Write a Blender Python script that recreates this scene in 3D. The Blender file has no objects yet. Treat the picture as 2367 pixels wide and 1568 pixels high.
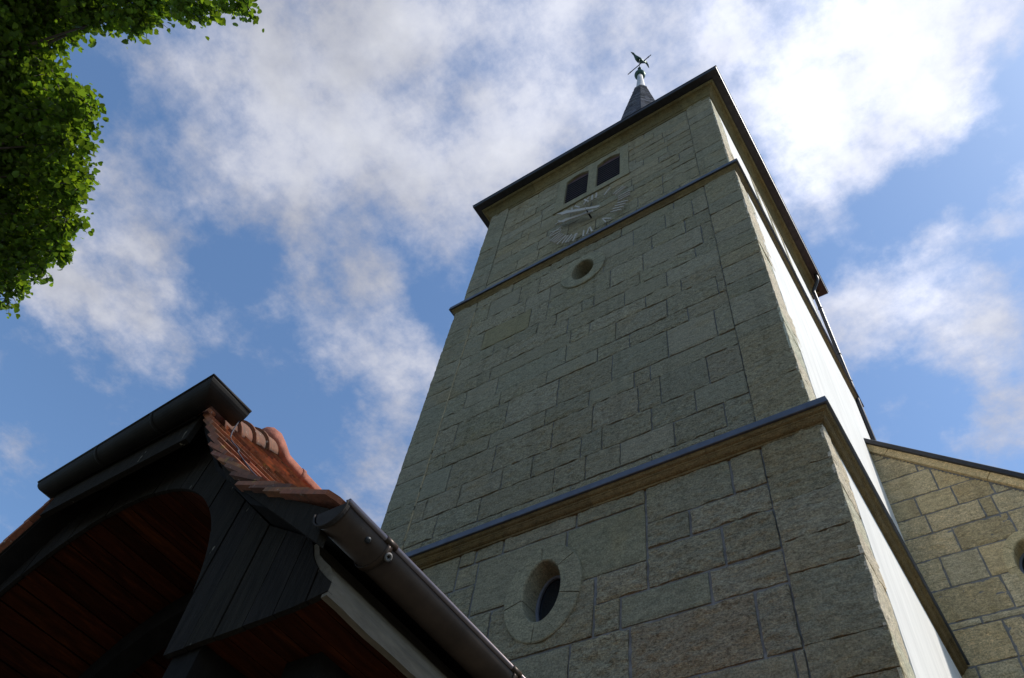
import bpy, math, random
from mathutils import Vector, Matrix, noise
PI = math.pi
R = math.radians
scene = bpy.context.scene
col = scene.collection
rng = random.Random(7)

# ------------------------------------------------------------------ camera
cam_d = bpy.data.cameras.new('camera')
cam = bpy.data.objects.new('camera', cam_d)
col.objects.link(cam)
cam_d.sensor_width = 36.0
cam_d.lens = 26.975
cam_d.clip_start = 0.05
cam_d.clip_end = 4000
cx = Vector((0.829727, 0.544817, 0.121360))
cy = Vector((-0.400273, 0.732311, -0.550911))
cz = Vector((-0.389018, 0.408529, 0.825693))
m = Matrix(((cx.x, -cy.x, -cz.x, 0), (cx.y, -cy.y, -cz.y, 0), (cx.z, -cy.z, -cz.z, 0), (0, 0, 0, 1)))
cam.matrix_world = Matrix.Translation((0, 0, 1.6)) @ m
scene.camera = cam

# ------------------------------------------------------------------ light and exposure
scene.view_settings.view_transform = 'Standard'
scene.view_settings.look = 'None'
scene.view_settings.exposure = 0.15
scene.view_settings.gamma = 1.0
scene.view_settings.use_curve_mapping = False
SUN_EL, SUN_AZ = 52.0, 62.0          # azimuth from +Y towards +X
sd = bpy.data.lights.new('sun', 'SUN')
sd.energy = 4.2
sd.angle = R(2.5)
sd.color = (1.0, 0.95, 0.87)
so = bpy.data.objects.new('sun', sd)
col.objects.link(so)
svec = Vector((math.cos(R(SUN_EL)) * math.sin(R(SUN_AZ)), math.cos(R(SUN_EL)) * math.cos(R(SUN_AZ)), math.sin(R(SUN_EL))))
so.rotation_euler = (-svec).to_track_quat('-Z', 'Y').to_euler()
so.location = svec * 60

# clouds: direction, sharpness, amount
CLOUDS = [(-0.469,-0.082,0.879,276.0,0.5),(-0.414,-0.024,0.91,157.0,0.75),(-0.342,0.04,0.939,148.0,0.8),(-0.418,0.08,0.905,140.0,0.75),(-0.482,0.006,0.876,246.0,0.45),(-0.376,0.147,0.915,286.0,0.45),(-0.544,0.046,0.838,377.0,0.35),(-0.57,-0.013,0.822,735.0,0.25),(-0.512,0.116,0.851,415.0,0.4),(-0.506,0.189,0.841,849.0,0.65),(-0.397,0.23,0.889,568.0,0.35),(-0.485,0.243,0.84,720.0,0.2),(-0.555,0.252,0.793,738.0,0.55),(-0.554,0.313,0.772,464.0,0.7),(-0.532,0.371,0.762,564.0,0.65),(-0.569,0.41,0.713,737.0,0.35),(-0.621,0.416,0.664,1015.0,0.11),(-0.71,0.057,0.702,777.0,0.59),(-0.728,0.096,0.679,770.0,0.52),(-0.657,0.015,0.754,311.0,0.41),(-0.715,0.013,0.699,667.0,0.37),(-0.678,0.189,0.71,849.0,0.37),(-0.687,0.069,0.723,943.0,0.37),(-0.623,-0.001,0.782,752.0,0.3),(-0.627,-0.059,0.777,1040.0,0.26),(-0.632,0.224,0.742,793.0,0.26),(-0.656,0.078,0.751,901.0,0.22),(-0.67,-0.048,0.741,561.0,0.26),(-0.585,0.457,0.67,602.0,0.4),(-0.817,0.145,0.558,898.0,0.22),(-0.582,0.174,0.794,1395.0,0.25),(-0.729,0.167,0.664,731.0,0.18),(-0.279,0.213,0.936,395.0,0.75),(-0.204,0.214,0.955,346.0,0.8),(-0.383,0.282,0.88,1252.0,0.35),(-0.172,0.137,0.976,275.0,0.75),(-0.077,0.201,0.976,219.0,0.8),(0.006,0.256,0.967,207.0,0.85),(0.079,0.323,0.943,223.0,0.95),(0.174,0.338,0.925,208.0,1.2),(0.064,0.408,0.911,511.0,0.75),(0.016,0.368,0.929,404.0,0.7),(0.224,0.346,0.911,681.0,0.7),(0.111,0.38,0.918,550.0,0.8),(-0.004,0.557,0.831,718.0,0.65),(-0.05,0.613,0.789,893.0,0.65),(0.011,0.603,0.797,612.0,0.65),(0.107,0.565,0.818,845.0,0.5),(0.117,0.628,0.77,607.0,0.7),(0.109,0.68,0.725,942.0,0.8),(0.054,0.7,0.712,1980.0,0.6),(0.078,0.723,0.686,1567.0,0.6),(0.19,0.532,0.825,3102.0,0.6),(0.129,0.546,0.828,1430.0,0.3),(0.066,0.582,0.81,1320.0,0.5),(0.249,0.4,0.882,712.0,-0.5),(0.171,0.456,0.873,609.0,-0.35),(0.091,0.494,0.865,1011.0,-0.3),(-0.605,0.14,0.784,428.0,-0.25),(-0.239,0.127,0.963,1068.0,-0.3),(-0.303,0.12,0.945,1420.0,-0.25),(-0.479,0.307,0.822,1252.0,-0.3),(-0.639,0.276,0.718,222.0,-0.3),(-0.563,0.005,0.827,1621.0,-0.2),(-0.767,0.223,0.602,274.0,-0.2),(0.014,0.667,0.745,1323.0,-0.3),(-0.786,0.105,0.61,691.0,-0.15)]
SKY_STRENGTH = 0.145
world = bpy.data.worlds.new('World')
scene.world = world
world.use_nodes = True


class NG:
    """small helper to write node graphs as expressions"""
    def __init__(self, tree):
        self.t = tree
        self.n = tree.nodes
        self.n.clear()

    def new(self, typ, ins=None, **props):
        nd = self.n.new(typ)
        for k, v in props.items():
            setattr(nd, k, v)
        for k, v in (ins or {}).items():
            self.put(nd.inputs[k], v)
        return nd

    def put(self, sock, v):
        if isinstance(v, bpy.types.NodeSocket):
            self.t.links.new(v, sock)
        elif isinstance(v, bpy.types.Node):
            self.t.links.new(v.outputs[0], sock)
        else:
            sock.default_value = v

    def math(self, op, a, b=0.0, c=0.0, clamp=False):
        nd = self.n.new('ShaderNodeMath')
        nd.operation = op
        nd.use_clamp = clamp
        self.put(nd.inputs[0], a)
        self.put(nd.inputs[1], b)
        self.put(nd.inputs[2], c)
        return nd.outputs[0]

    def vmath(self, op, a, b=None):
        nd = self.n.new('ShaderNodeVectorMath')
        nd.operation = op
        self.put(nd.inputs[0], a)
        if b is not None:
            self.put(nd.inputs[1], b)
        return nd.outputs['Value'] if op in ('DOT_PRODUCT', 'LENGTH') else nd.outputs[0]

    def ramp(self, fac, stops, interp='LINEAR'):
        nd = self.n.new('ShaderNodeValToRGB')
        nd.color_ramp.interpolation = interp
        el = nd.color_ramp.elements
        while len(el) < len(stops):
            el.new(0.5)
        for e, (p, c) in zip(el, stops):
            e.position = p
            e.color = c if len(c) == 4 else (*c, 1)
        self.put(nd.inputs[0], fac)
        return nd.outputs[0]

    def noise(self, vec, scale, detail=4.0, rough=0.55, dist=0.0):
        nd = self.new('ShaderNodeTexNoise', {'Vector': vec, 'Scale': scale, 'Detail': detail, 'Roughness': rough, 'Distortion': dist})
        return nd.outputs[0]

    def mix(self, fac, a, b, mode='MIX'):
        nd = self.n.new('ShaderNodeMix')
        nd.data_type = 'RGBA'
        nd.blend_type = mode
        self.put(nd.inputs[0], fac)
        self.put(nd.inputs[6], a)
        self.put(nd.inputs[7], b)
        return nd.outputs[2]

    def maprange(self, v, a, b, c=0.0, d=1.0, smooth=True):
        nd = self.n.new('ShaderNodeMapRange')
        nd.interpolation_type = 'SMOOTHSTEP' if smooth else 'LINEAR'
        for i, x in enumerate((v, a, b, c, d)):
            self.put(nd.inputs[i], x)
        return nd.outputs[0]


def build_world():
    g = NG(world.node_tree)
    out = g.new('ShaderNodeOutputWorld')
    sky = g.new('ShaderNodeTexSky', sky_type='NISHITA')
    sky.sun_disc = False
    sky.sun_elevation = R(SUN_EL)
    sky.sun_rotation = R(SUN_AZ)
    sky.air_density = 1.0
    sky.dust_density = 0.6
    sky.ozone_density = 2.0
    tc = g.new('ShaderNodeTexCoord').outputs['Generated']
    d = g.vmath('NORMALIZE', tc)
    # warp the direction a little so that cloud edges are ragged
    w1 = g.new('ShaderNodeTexNoise', {'Vector': d, 'Scale': 8.0, 'Detail': 6.0, 'Roughness': 0.58}).outputs[1]
    wv = g.vmath('SUBTRACT', w1, (0.5, 0.5, 0.5))
    sc = g.n.new('ShaderNodeVectorMath')
    sc.operation = 'SCALE'
    g.put(sc.inputs[0], wv)
    sc.inputs[3].default_value = 0.17
    dw = g.vmath('NORMALIZE', g.vmath('ADD', d, sc.outputs[0]))
    acc = None
    for x, y, z, k, a in CLOUDS:
        dot = g.vmath('DOT_PRODUCT', dw, (x, y, z))
        n_ = math.sqrt(x * x + y * y + z * z)
        e = g.math('EXPONENT', g.math('MULTIPLY_ADD', dot, k / n_, -k))
        acc = g.math('MULTIPLY_ADD', e, a, acc if acc is not None else 0.0)
    # away from the photographed part of the sky: scattered cloud from noise only
    view = g.vmath('DOT_PRODUCT', d, (-0.38, 0.30, 0.875))
    away = g.maprange(view, 0.80, 0.55)
    n0 = g.noise(d, 2.6, 6.0, 0.6)
    acc = g.math('ADD', acc, g.math('MULTIPLY', away, g.maprange(n0, 0.46, 0.66, 0.0, 0.7)))
    sep = g.new('ShaderNodeSeparateXYZ', {0: d})
    zz = g.math('MAXIMUM', sep.outputs[2], 0.12)
    px = g.math('DIVIDE', sep.outputs[0], zz)
    py = g.math('DIVIDE', sep.outputs[1], zz)
    pv = g.new('ShaderNodeCombineXYZ', {0: px, 1: py, 2: 0.0}).outputs[0]
    n1 = g.noise(pv, 7.0, 13.0, 0.64, 0.0)
    n2 = g.noise(pv, 2.2, 4.0, 0.5)
    tex = g.math('ADD', g.math('MULTIPLY', g.math('SUBTRACT', n1, 0.5), 2.1), g.math('MULTIPLY', g.math('SUBTRACT', n2, 0.5), 0.5))
    sat = g.math('SUBTRACT', 1.0, g.math('EXPONENT', g.math('MULTIPLY', acc, -0.95)))
    dens = g.math('ADD', sat, tex)
    cover = g.maprange(dens, 0.04, 0.84)
    thick = g.maprange(dens, 0.45, 1.25)
    sund = g.vmath('DOT_PRODUCT', d, (0.17, 0.35, 0.92))
    near = g.math('POWER', g.math('MAXIMUM', sund, 0.0), 14.0)
    base = g.mix(thick, (0.50, 0.535, 0.66, 1), (0.68, 0.70, 0.77, 1))
    shade = g.maprange(g.noise(pv, 4.0, 5.0, 0.55), 0.36, 0.64, 0.88, 1.16)
    glow = g.math('MULTIPLY', g.math('MULTIPLY_ADD', near, 0.75, 0.80), shade)
    cl = g.n.new('ShaderNodeVectorMath')
    cl.operation = 'SCALE'
    g.put(cl.inputs[0], base)
    g.put(cl.inputs[3], glow)
    # thin lilac veil and sky
    skyc = g.mix(1.0, sky.outputs[0], (SKY_STRENGTH,) * 3 + (1,), 'MULTIPLY')
    tint = g.mix(1.0, skyc, (0.98, 1.12, 1.20, 1), 'MULTIPLY')
    final = g.mix(cover, tint, cl.outputs[0])
    bg = g.new('ShaderNodeBackground', {'Color': final, 'Strength': 1.0})
    g.t.links.new(bg.outputs[0], out.inputs[0])


build_world()

# ------------------------------------------------------------------ mesh helpers


class MB:
    """collects vertices, faces and a colour per vertex, then links them as one mesh object"""
    def __init__(self):
        self.v, self.f, self.c = [], [], []
        self.smooth = []

    def add(self, vs, fs, c=(1, 1, 1, 1), smooth=False):
        b = len(self.v)
        self.v.extend([tuple(p) for p in vs])
        self.c.extend([c] * len(vs))
        for f in fs:
            self.f.append(tuple(b + i for i in f))
            self.smooth.append(smooth)

    def box(self, x0, x1, y0, y1, z0, z1, c=(1, 1, 1, 1)):
        vs = [(x, y, z) for x in (x0, x1) for y in (y0, y1) for z in (z0, z1)]
        self.add(vs, [(0, 1, 3, 2), (4, 6, 7, 5), (0, 4, 5, 1), (2, 3, 7, 6), (0, 2, 6, 4), (1, 5, 7, 3)], c)

    def obox(self, o, ax, ay, az, c=(1, 1, 1, 1)):
        """box centred on o with half axes ax, ay, az"""
        o, ax, ay, az = Vector(o), Vector(ax), Vector(ay), Vector(az)
        vs = [o + ax * i + ay * j + az * k for i in (-1, 1) for j in (-1, 1) for k in (-1, 1)]
        self.add(vs, [(0, 1, 3, 2), (4, 6, 7, 5), (0, 4, 5, 1), (2, 3, 7, 6), (0, 2, 6, 4), (1, 5, 7, 3)], c)

    def sweep(self, prof, path, closed=True, c=(1, 1, 1, 1), smooth=False, caps=True):
        """prof: list of points for every path station (list of lists of 3D points)"""
        n = len(prof[0])
        vs = [p for ring in prof for p in ring]
        fs = []
        for i in range(len(prof) - 1):
            for j in range(n if closed else n - 1):
                k = (j + 1) % n
                fs.append((i * n + j, i * n + k, (i + 1) * n + k, (i + 1) * n + j))
        self.add(vs, fs, c, smooth)
        if caps and closed:
            b = len(self.v) - len(vs)
            self.f.append(tuple(b + j for j in range(n))[::-1]); self.smooth.append(False)
            self.f.append(tuple(b + (len(prof) - 1) * n + j for j in range(n))); self.smooth.append(False)

    def tube(self, pts, r, n=10, c=(1, 1, 1, 1), caps=True):
        pts = [Vector(p) for p in pts]
        rs = r if isinstance(r, (list, tuple)) else [r] * len(pts)
        rings = []
        up = None
        for i, p in enumerate(pts):
            t = (pts[min(i + 1, len(pts) - 1)] - pts[max(i - 1, 0)]).normalized()
            if up is None:
                up = t.orthogonal().normalized()
            up = (up - t * up.dot(t)).normalized()
            s = t.cross(up)
            rings.append([p + (up * math.cos(2 * PI * j / n) + s * math.sin(2 * PI * j / n)) * rs[i] for j in range(n)])
        self.sweep(rings, None, True, c, True, caps)

    def lathe(self, o, prof, n=24, c=(1, 1, 1, 1), smooth=True, phase=0.0):
        o = Vector(o)
        rings = [[o + Vector((r * math.cos(2 * PI * j / n + phase), r * math.sin(2 * PI * j / n + phase), z)) for j in range(n)] for r, z in prof]
        self.sweep(rings, None, True, c, smooth, True)

    def build(self, name, mat, parent=None, bevel=0.0):
        me = bpy.data.meshes.new(name)
        me.from_pydata(self.v, [], self.f)
        me.polygons.foreach_set('use_smooth', self.smooth)
        at = me.color_attributes.new('tint', 'FLOAT_COLOR', 'POINT')
        at.data.foreach_set('color', [x for c in self.c for x in c])
        for mm in (mat if isinstance(mat, list) else [mat]):
            me.materials.append(mm)
        me.update()
        o = bpy.data.objects.new(name, me)
        col.objects.link(o)
        if parent is not None:
            o.parent = parent
            # parts are modelled in world coordinates; a thing's Empty sits at its base, a part's own origin at the world's
            if parent.type == 'EMPTY':
                o.matrix_parent_inverse = Matrix.Translation(-parent.location)
        if bevel:
            b = o.modifiers.new('bevel', 'BEVEL')
            b.width = bevel
            b.segments = 2
            b.limit_method = 'ANGLE'
        return o


def tag(o, label=None, cat=None, group=None, kind=None):
    for k, v in (('label', label), ('category', cat), ('group', group), ('kind', kind)):
        if v:
            o[k] = v
    return o


def thing(name, label, cat, loc, group=None):
    o = bpy.data.objects.new(name, None)
    col.objects.link(o)
    o.location = loc
    o.empty_display_size = 0.2
    return tag(o, label, cat, group)


# ------------------------------------------------------------------ materials
def mat(name):
    mt = bpy.data.materials.new(name)
    mt.use_nodes = True
    g = NG(mt.node_tree)
    out = g.new('ShaderNodeOutputMaterial')
    p = g.new('ShaderNodeBsdfPrincipled')
    g.t.links.new(p.outputs[0], out.inputs[0])
    return mt, g, p, out


def coord(g, scale=(1, 1, 1)):
    tc = g.new('ShaderNodeTexCoord').outputs['Object']
    return g.new('ShaderNodeMapping', {'Vector': tc, 'Scale': scale}).outputs[0]


def tint(g):
    return g.new('ShaderNodeVertexColor', layer_name='tint')


def stone_material(name, mult=(1, 1, 1), fine=1.0, stain=0.5):
    mt, g, p, out = mat(name)
    t = tint(g)
    v = coord(g)
    vs = coord(g, (1.0, 1.0, 2.6))
    big = g.noise(v, 1.3, 5.0, 0.6)
    med = g.noise(vs, 9.0, 5.0, 0.62)
    fin = g.noise(v, 55.0, 4.0, 0.7)
    c = g.mix(1.0, t.outputs[0], (*mult, 1), 'MULTIPLY')
    c = g.mix(1.0, c, g.ramp(med, [(0.25, (0.66, 0.66, 0.66)), (0.5, (1.0, 1.0, 1.0)), (0.78, (1.26, 1.25, 1.22))]), 'MULTIPLY')
    c = g.mix(0.75, c, g.ramp(fin, [(0.30, (0.42, 0.41, 0.39)), (0.50, (1.0, 1.0, 1.0)), (0.70, (1.6, 1.58, 1.55))]), 'MULTIPLY')
    dim = g.ramp(g.noise(coord(g, (1.0, 1.0, 1.7)), 24.0, 4.0, 0.62), [(0.30, (0.48, 0.46, 0.44)), (0.45, (1.04, 1.03, 1.02)), (0.66, (1.55, 1.53, 1.50))])  # light and dark of the hewn relief put into the colour
    c = g.mix(g.math('MULTIPLY', t.outputs[1], 0.68), c, g.mix(1.0, c, dim, 'MULTIPLY'))
    # ochre stains and greenish algae in irregular patches
    st = g.math('MULTIPLY', g.maprange(big, 0.52, 0.74), stain)
    c = g.mix(st, c, g.mix(1.0, c, (1.12, 0.96, 0.74, 1), 'MULTIPLY'))
    al = g.math('MULTIPLY', g.maprange(g.noise(v, 0.9, 6.0, 0.62), 0.54, 0.7), 0.45)
    c = g.mix(al, c, g.mix(1.0, c, (0.93, 0.94, 0.86, 1), 'MULTIPLY'))
    # shade of deep chisel pits painted into the colour, only on the hewn stones
    pit = g.maprange(g.noise(vs, 26.0, 3.0, 0.6), 0.36, 0.26)
    pit = g.math('MULTIPLY', pit, t.outputs[1])
    c = g.mix(g.math('MULTIPLY', pit, 0.75), c, (0.07, 0.055, 0.035, 1))
    # rain streaks that run down the face
    run = g.noise(coord(g, (4.5, 4.5, 0.22)), 1.0, 5.0, 0.6)
    c = g.mix(g.math('MULTIPLY', g.maprange(run, 0.50, 0.72), 0.5), c, g.mix(1.0, c, (0.66, 0.66, 0.64, 1), 'MULTIPLY'))
    # pale lime bloom
    blo = g.maprange(g.noise(v, 2.4, 7.0, 0.7), 0.60, 0.72)
    c = g.mix(g.math('MULTIPLY', blo, 0.4), c, g.mix(1.0, c, (1.3, 1.3, 1.3, 1), 'MULTIPLY'))
    rust = g.math('MULTIPLY', g.maprange(g.noise(vs, 5.0, 6.0, 0.7), 0.60, 0.72), g.math('MULTIPLY', t.outputs[1], 0.45))
    c = g.mix(rust, c, g.mix(1.0, c, (1.05, 0.78, 0.5, 1), 'MULTIPLY'))
    g.put(p.inputs['Base Color'], c)
    p.inputs['Roughness'].default_value = 0.92
    p.inputs['Specular IOR Level'].default_value = 0.25
    h = g.math('ADD', g.math('MULTIPLY', g.noise(vs, 30.0, 5.0, 0.65), g.math('MULTIPLY_ADD', t.outputs[1], 0.85, 0.25)), g.math('MULTIPLY', fin, 0.25 * fine))
    b = g.new('ShaderNodeBump', {'Strength': 1.0, 'Distance': 0.035, 'Height': h})
    g.put(p.inputs['Normal'], b.outputs[0])
    return mt


def simple(name, color, rough=0.6, metal=0.0, nscale=20.0, namt=0.25, bump=0.0, bscale=60.0, spec=0.4, use_tint=False, stretch=(1, 1, 1), flecks=False):
    mt, g, p, out = mat(name)
    v = coord(g, stretch)
    n = g.noise(v, nscale, 5.0, 0.6)
    lo, hi = 1 - namt, 1 + namt
    c = g.mix(1.0, (*color, 1), g.ramp(n, [(0.28, (lo, lo, lo)), (0.72, (hi, hi, hi))]), 'MULTIPLY')
    if use_tint:
        c = g.mix(1.0, c, tint(g).outputs[0], 'MULTIPLY')
    if flecks:                     # chipped paint and droppings
        fl_ = g.maprange(g.noise(coord(g, (26, 26, 9)), 1.0, 3.0, 0.55), 0.69, 0.73)
        c = g.mix(g.math('MULTIPLY', fl_, g.maprange(g.noise(coord(g), 3.0, 2.0, 0.5), 0.45, 0.6)), c, (0.19, 0.165, 0.125, 1))
    g.put(p.inputs['Base Color'], c)
    p.inputs['Roughness'].default_value = rough
    p.inputs['Metallic'].default_value = metal
    p.inputs['Specular IOR Level'].default_value = spec
    if bump:
        b = g.new('ShaderNodeBump', {'Strength': bump, 'Distance': 0.01, 'Height': g.noise(v, bscale, 4.0, 0.6)})
        g.put(p.inputs['Normal'], b.outputs[0])
    return mt


M = {}
M['stone'] = stone_material('ashlar_stone', (0.945, 0.905, 0.78))
M['nave_stone'] = stone_material('ochre_ashlar', (1.48, 1.36, 1.12))
M['mortar'] = simple('mortar', (0.175, 0.172, 0.165), 0.95, 0, 14, 0.35, 0.5, 40, 0.2, True)
M['cornice'] = stone_material('cornice_stone', (0.78, 0.72, 0.56), 0.6, 0.9)
M['plaster'] = simple('white_plaster', (0.76, 0.735, 0.685), 0.9, 0, 1.4, 0.10, 0.6, 30, 0.2, False, (3, 3, 0.5))
M['zinc'] = simple('zinc_flashing', (0.100, 0.110, 0.135), 0.6, 0.45, 6, 0.22)
M['gutter_dark'] = simple('dark_gutter_metal', (0.035, 0.033, 0.034), 0.45, 0.4, 8, 0.3)
M['slate'] = simple('slate', (0.135, 0.135, 0.150), 0.6, 0, 9, 0.4, 0.3, 30, use_tint=True)
M['lead'] = simple('lead_sheet', (0.50, 0.48, 0.46), 0.6, 0.3, 9, 0.2)
M['copper'] = simple('green_copper', (0.035, 0.075, 0.055), 0.5, 0.5, 14, 0.4)
M['iron'] = simple('wrought_iron', (0.03, 0.032, 0.035), 0.5, 0.6, 20, 0.3)
M['louvre'] = simple('louvre_board', (0.038, 0.026, 0.025), 0.7, 0, 10, 0.4)
M['lintel'] = simple('red_brown_board', (0.075, 0.034, 0.030), 0.7, 0, 10, 0.3)
M['dial'] = simple('painted_numeral', (0.43, 0.385, 0.32), 0.6, 0, 18, 0.15)
M['void'] = simple('dark_interior', (0.012, 0.012, 0.014), 0.9, 0, 3, 0.2)
M['frame_blue'] = simple('window_frame_metal', (0.17, 0.18, 0.22), 0.5, 0.2, 8, 0.15)
M['black_wood'] = simple('black_stained_wood', (0.0185, 0.0148, 0.0112), 0.85, 0, 9, 0.4, 0.5, 26, 0.08, use_tint=True, stretch=(6, 6, 0.6), flecks=True)
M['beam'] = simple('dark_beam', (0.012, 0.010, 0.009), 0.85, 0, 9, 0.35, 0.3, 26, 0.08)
M['eave_board'] = simple('weathered_eave_board', (0.14, 0.112, 0.080), 0.9, 0, 14, 0.25, 0.4, 40, stretch=(2, 0.5, 2))
M['gutter_brown'] = simple('brown_copper_gutter', (0.052, 0.032, 0.021), 0.42, 0.5, 7, 0.4)
M['gutter_black'] = simple('near_black_gutter', (0.017, 0.015, 0.013), 0.7, 0.0, 7, 0.35, 0, 60, 0.15)  # matte near-black colour, darker than the lower gutters
M['cap'] = simple('dull_dark_end_cap', (0.040, 0.034, 0.031), 0.85, 0.0, 8, 0.3, 0, 60, 0.08)
M['rim'] = simple('gutter_rim', (0.22, 0.175, 0.175), 0.38, 0.7, 9, 0.2)
M['cable'] = simple('cable', (0.045, 0.04, 0.052), 0.7, 0, 8, 0.2)
M['galv'] = simple('galvanised_bracket', (0.13, 0.12, 0.112), 0.7, 0.2, 20, 0.2)
M['bark'] = simple('linden_bark', (0.085, 0.070, 0.055), 0.9, 0, 12, 0.4, 0.8, 22)
M['ground'] = simple('churchyard_gravel', (0.085, 0.085, 0.070), 0.95, 0, 60, 0.3, 0.6, 90)
M['clay_new'] = simple('fresh_clay', (0.30, 0.098, 0.060), 0.8, 0, 14, 0.35, 0.4, 40)


def ceiling_material():
    mt, g, p, out = mat('brown_ceiling_boards')
    v = coord(g, (6, 0.7, 6))
    n = g.noise(v, 4.0, 6.0, 0.65, 0.6)
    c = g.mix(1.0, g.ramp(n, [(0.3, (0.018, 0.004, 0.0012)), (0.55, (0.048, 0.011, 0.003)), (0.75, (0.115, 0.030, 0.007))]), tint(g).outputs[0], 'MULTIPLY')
    g.put(p.inputs['Base Color'], c)
    p.inputs['Roughness'].default_value = 0.75
    p.inputs['Specular IOR Level'].default_value = 0.08
    return mt


def tile_material(name, base, lichen=0.6):
    mt, g, p, out = mat(name)
    v = coord(g)
    c = g.mix(1.0, (*base, 1), tint(g).outputs[0], 'MULTIPLY')
    c = g.mix(1.0, c, g.ramp(g.noise(v, 16.0, 5.0, 0.65), [(0.3, (0.6, 0.6, 0.6)), (0.7, (1.3, 1.25, 1.2))]), 'MULTIPLY')
    grime = g.math('MULTIPLY', g.maprange(g.noise(v, 9.0, 5.0, 0.7), 0.52, 0.66), 0.55 * lichen)
    c = g.mix(grime, c, (0.055, 0.048, 0.032, 1))
    lic = g.math('MULTIPLY', g.maprange(g.noise(v, 13.0, 6.0, 0.7), 0.61, 0.67), 0.8 * lichen)
    c = g.mix(lic, c, (0.30, 0.20, 0.035, 1))
    wh = g.math('MULTIPLY', g.maprange(g.noise(v, 34.0, 3.0, 0.6), 0.66, 0.70), 0.7 * lichen)
    c = g.mix(wh, c, (0.42, 0.38, 0.32, 1))
    g.put(p.inputs['Base Color'], c)
    p.inputs['Roughness'].default_value = 0.85
    b = g.new('ShaderNodeBump', {'Strength': 0.5, 'Distance': 0.006, 'Height': g.noise(v, 70.0, 4.0, 0.6)})
    g.put(p.inputs['Normal'], b.outputs[0])
    return mt


def leaf_material():
    mt, g, p, out = mat('linden_leaf')
    t = tint(g).outputs[0]
    c = g.mix(1.0, (0.092, 0.168, 0.022, 1), t, 'MULTIPLY')
    g.put(p.inputs['Base Color'], c)
    p.inputs['Roughness'].default_value = 0.45
    p.inputs['Specular IOR Level'].default_value = 0.35
    tr = g.new('ShaderNodeBsdfTranslucent', {'Color': g.mix(1.0, (0.19, 0.31, 0.02, 1), t, 'MULTIPLY')})
    mx = g.new('ShaderNodeMixShader', {0: 0.42, 1: p.outputs[0], 2: tr.outputs[0]})
    g.t.links.new(mx.outputs[0], out.inputs[0])
    return mt


def glass_material():
    mt, g, p, out = mat('dark_window_glass')
    p.inputs['Base Color'].default_value = (0.012, 0.014, 0.018, 1)
    p.inputs['Roughness'].default_value = 0.12
    p.inputs['Specular IOR Level'].default_value = 0.5
    return mt


M['ceiling'] = ceiling_material()
M['tile'] = tile_material('old_clay_tile', (0.28, 0.105, 0.048), 0.9)
M['ridge'] = tile_material('ridge_clay_tile', (0.135, 0.054, 0.027), 1.0)
M['leaf'] = leaf_material()
M['glass'] = glass_material()

# ------------------------------------------------------------------ setting
gm = MB()
S = 600
gm.add([(-S, -S, 0), (S, -S, 0), (S, S, 0), (-S, S, 0)], [(0, 1, 2, 3)])
tag(gm.build('ground', M['ground']), 'pale gravel ground around the church', 'ground', kind='structure')

# ------------------------------------------------------------------ ashlar walls
STONE_TONES = [(0.298, 0.280, 0.218), (0.285, 0.269, 0.208), (0.308, 0.285, 0.225), (0.292, 0.270, 0.207), (0.282, 0.272, 0.216), (0.316, 0.295, 0.236)]


def stone_tone(hewn, r, warm=0.0):
    a = r.choice(STONE_TONES)
    k = r.uniform(0.93, 1.07)
    w = r.uniform(0, 1) * warm
    return (a[0] * k * (1 + 0.12 * w), a[1] * k, a[2] * k * (1 - 0.2 * w), 1)


def hidden(u, v, holes, slack):
    for h in holes:
        if h[0] == 'e':
            if ((u - h[1]) / (h[3] - slack)) ** 2 + ((v - h[2]) / (h[4] - slack)) ** 2 < 1:
                return True
        elif h[0] == 'r':
            if h[1] + slack < u < h[3] - slack and h[2] + slack < v < h[4] - slack:
                return True
        elif h[0] == 'above':          # drop what lies above a sloping line v = v0 + s*(u-u0)
            if v > h[1] + h[3] * (u - h[2]) - slack:
                return True
    return False


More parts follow.
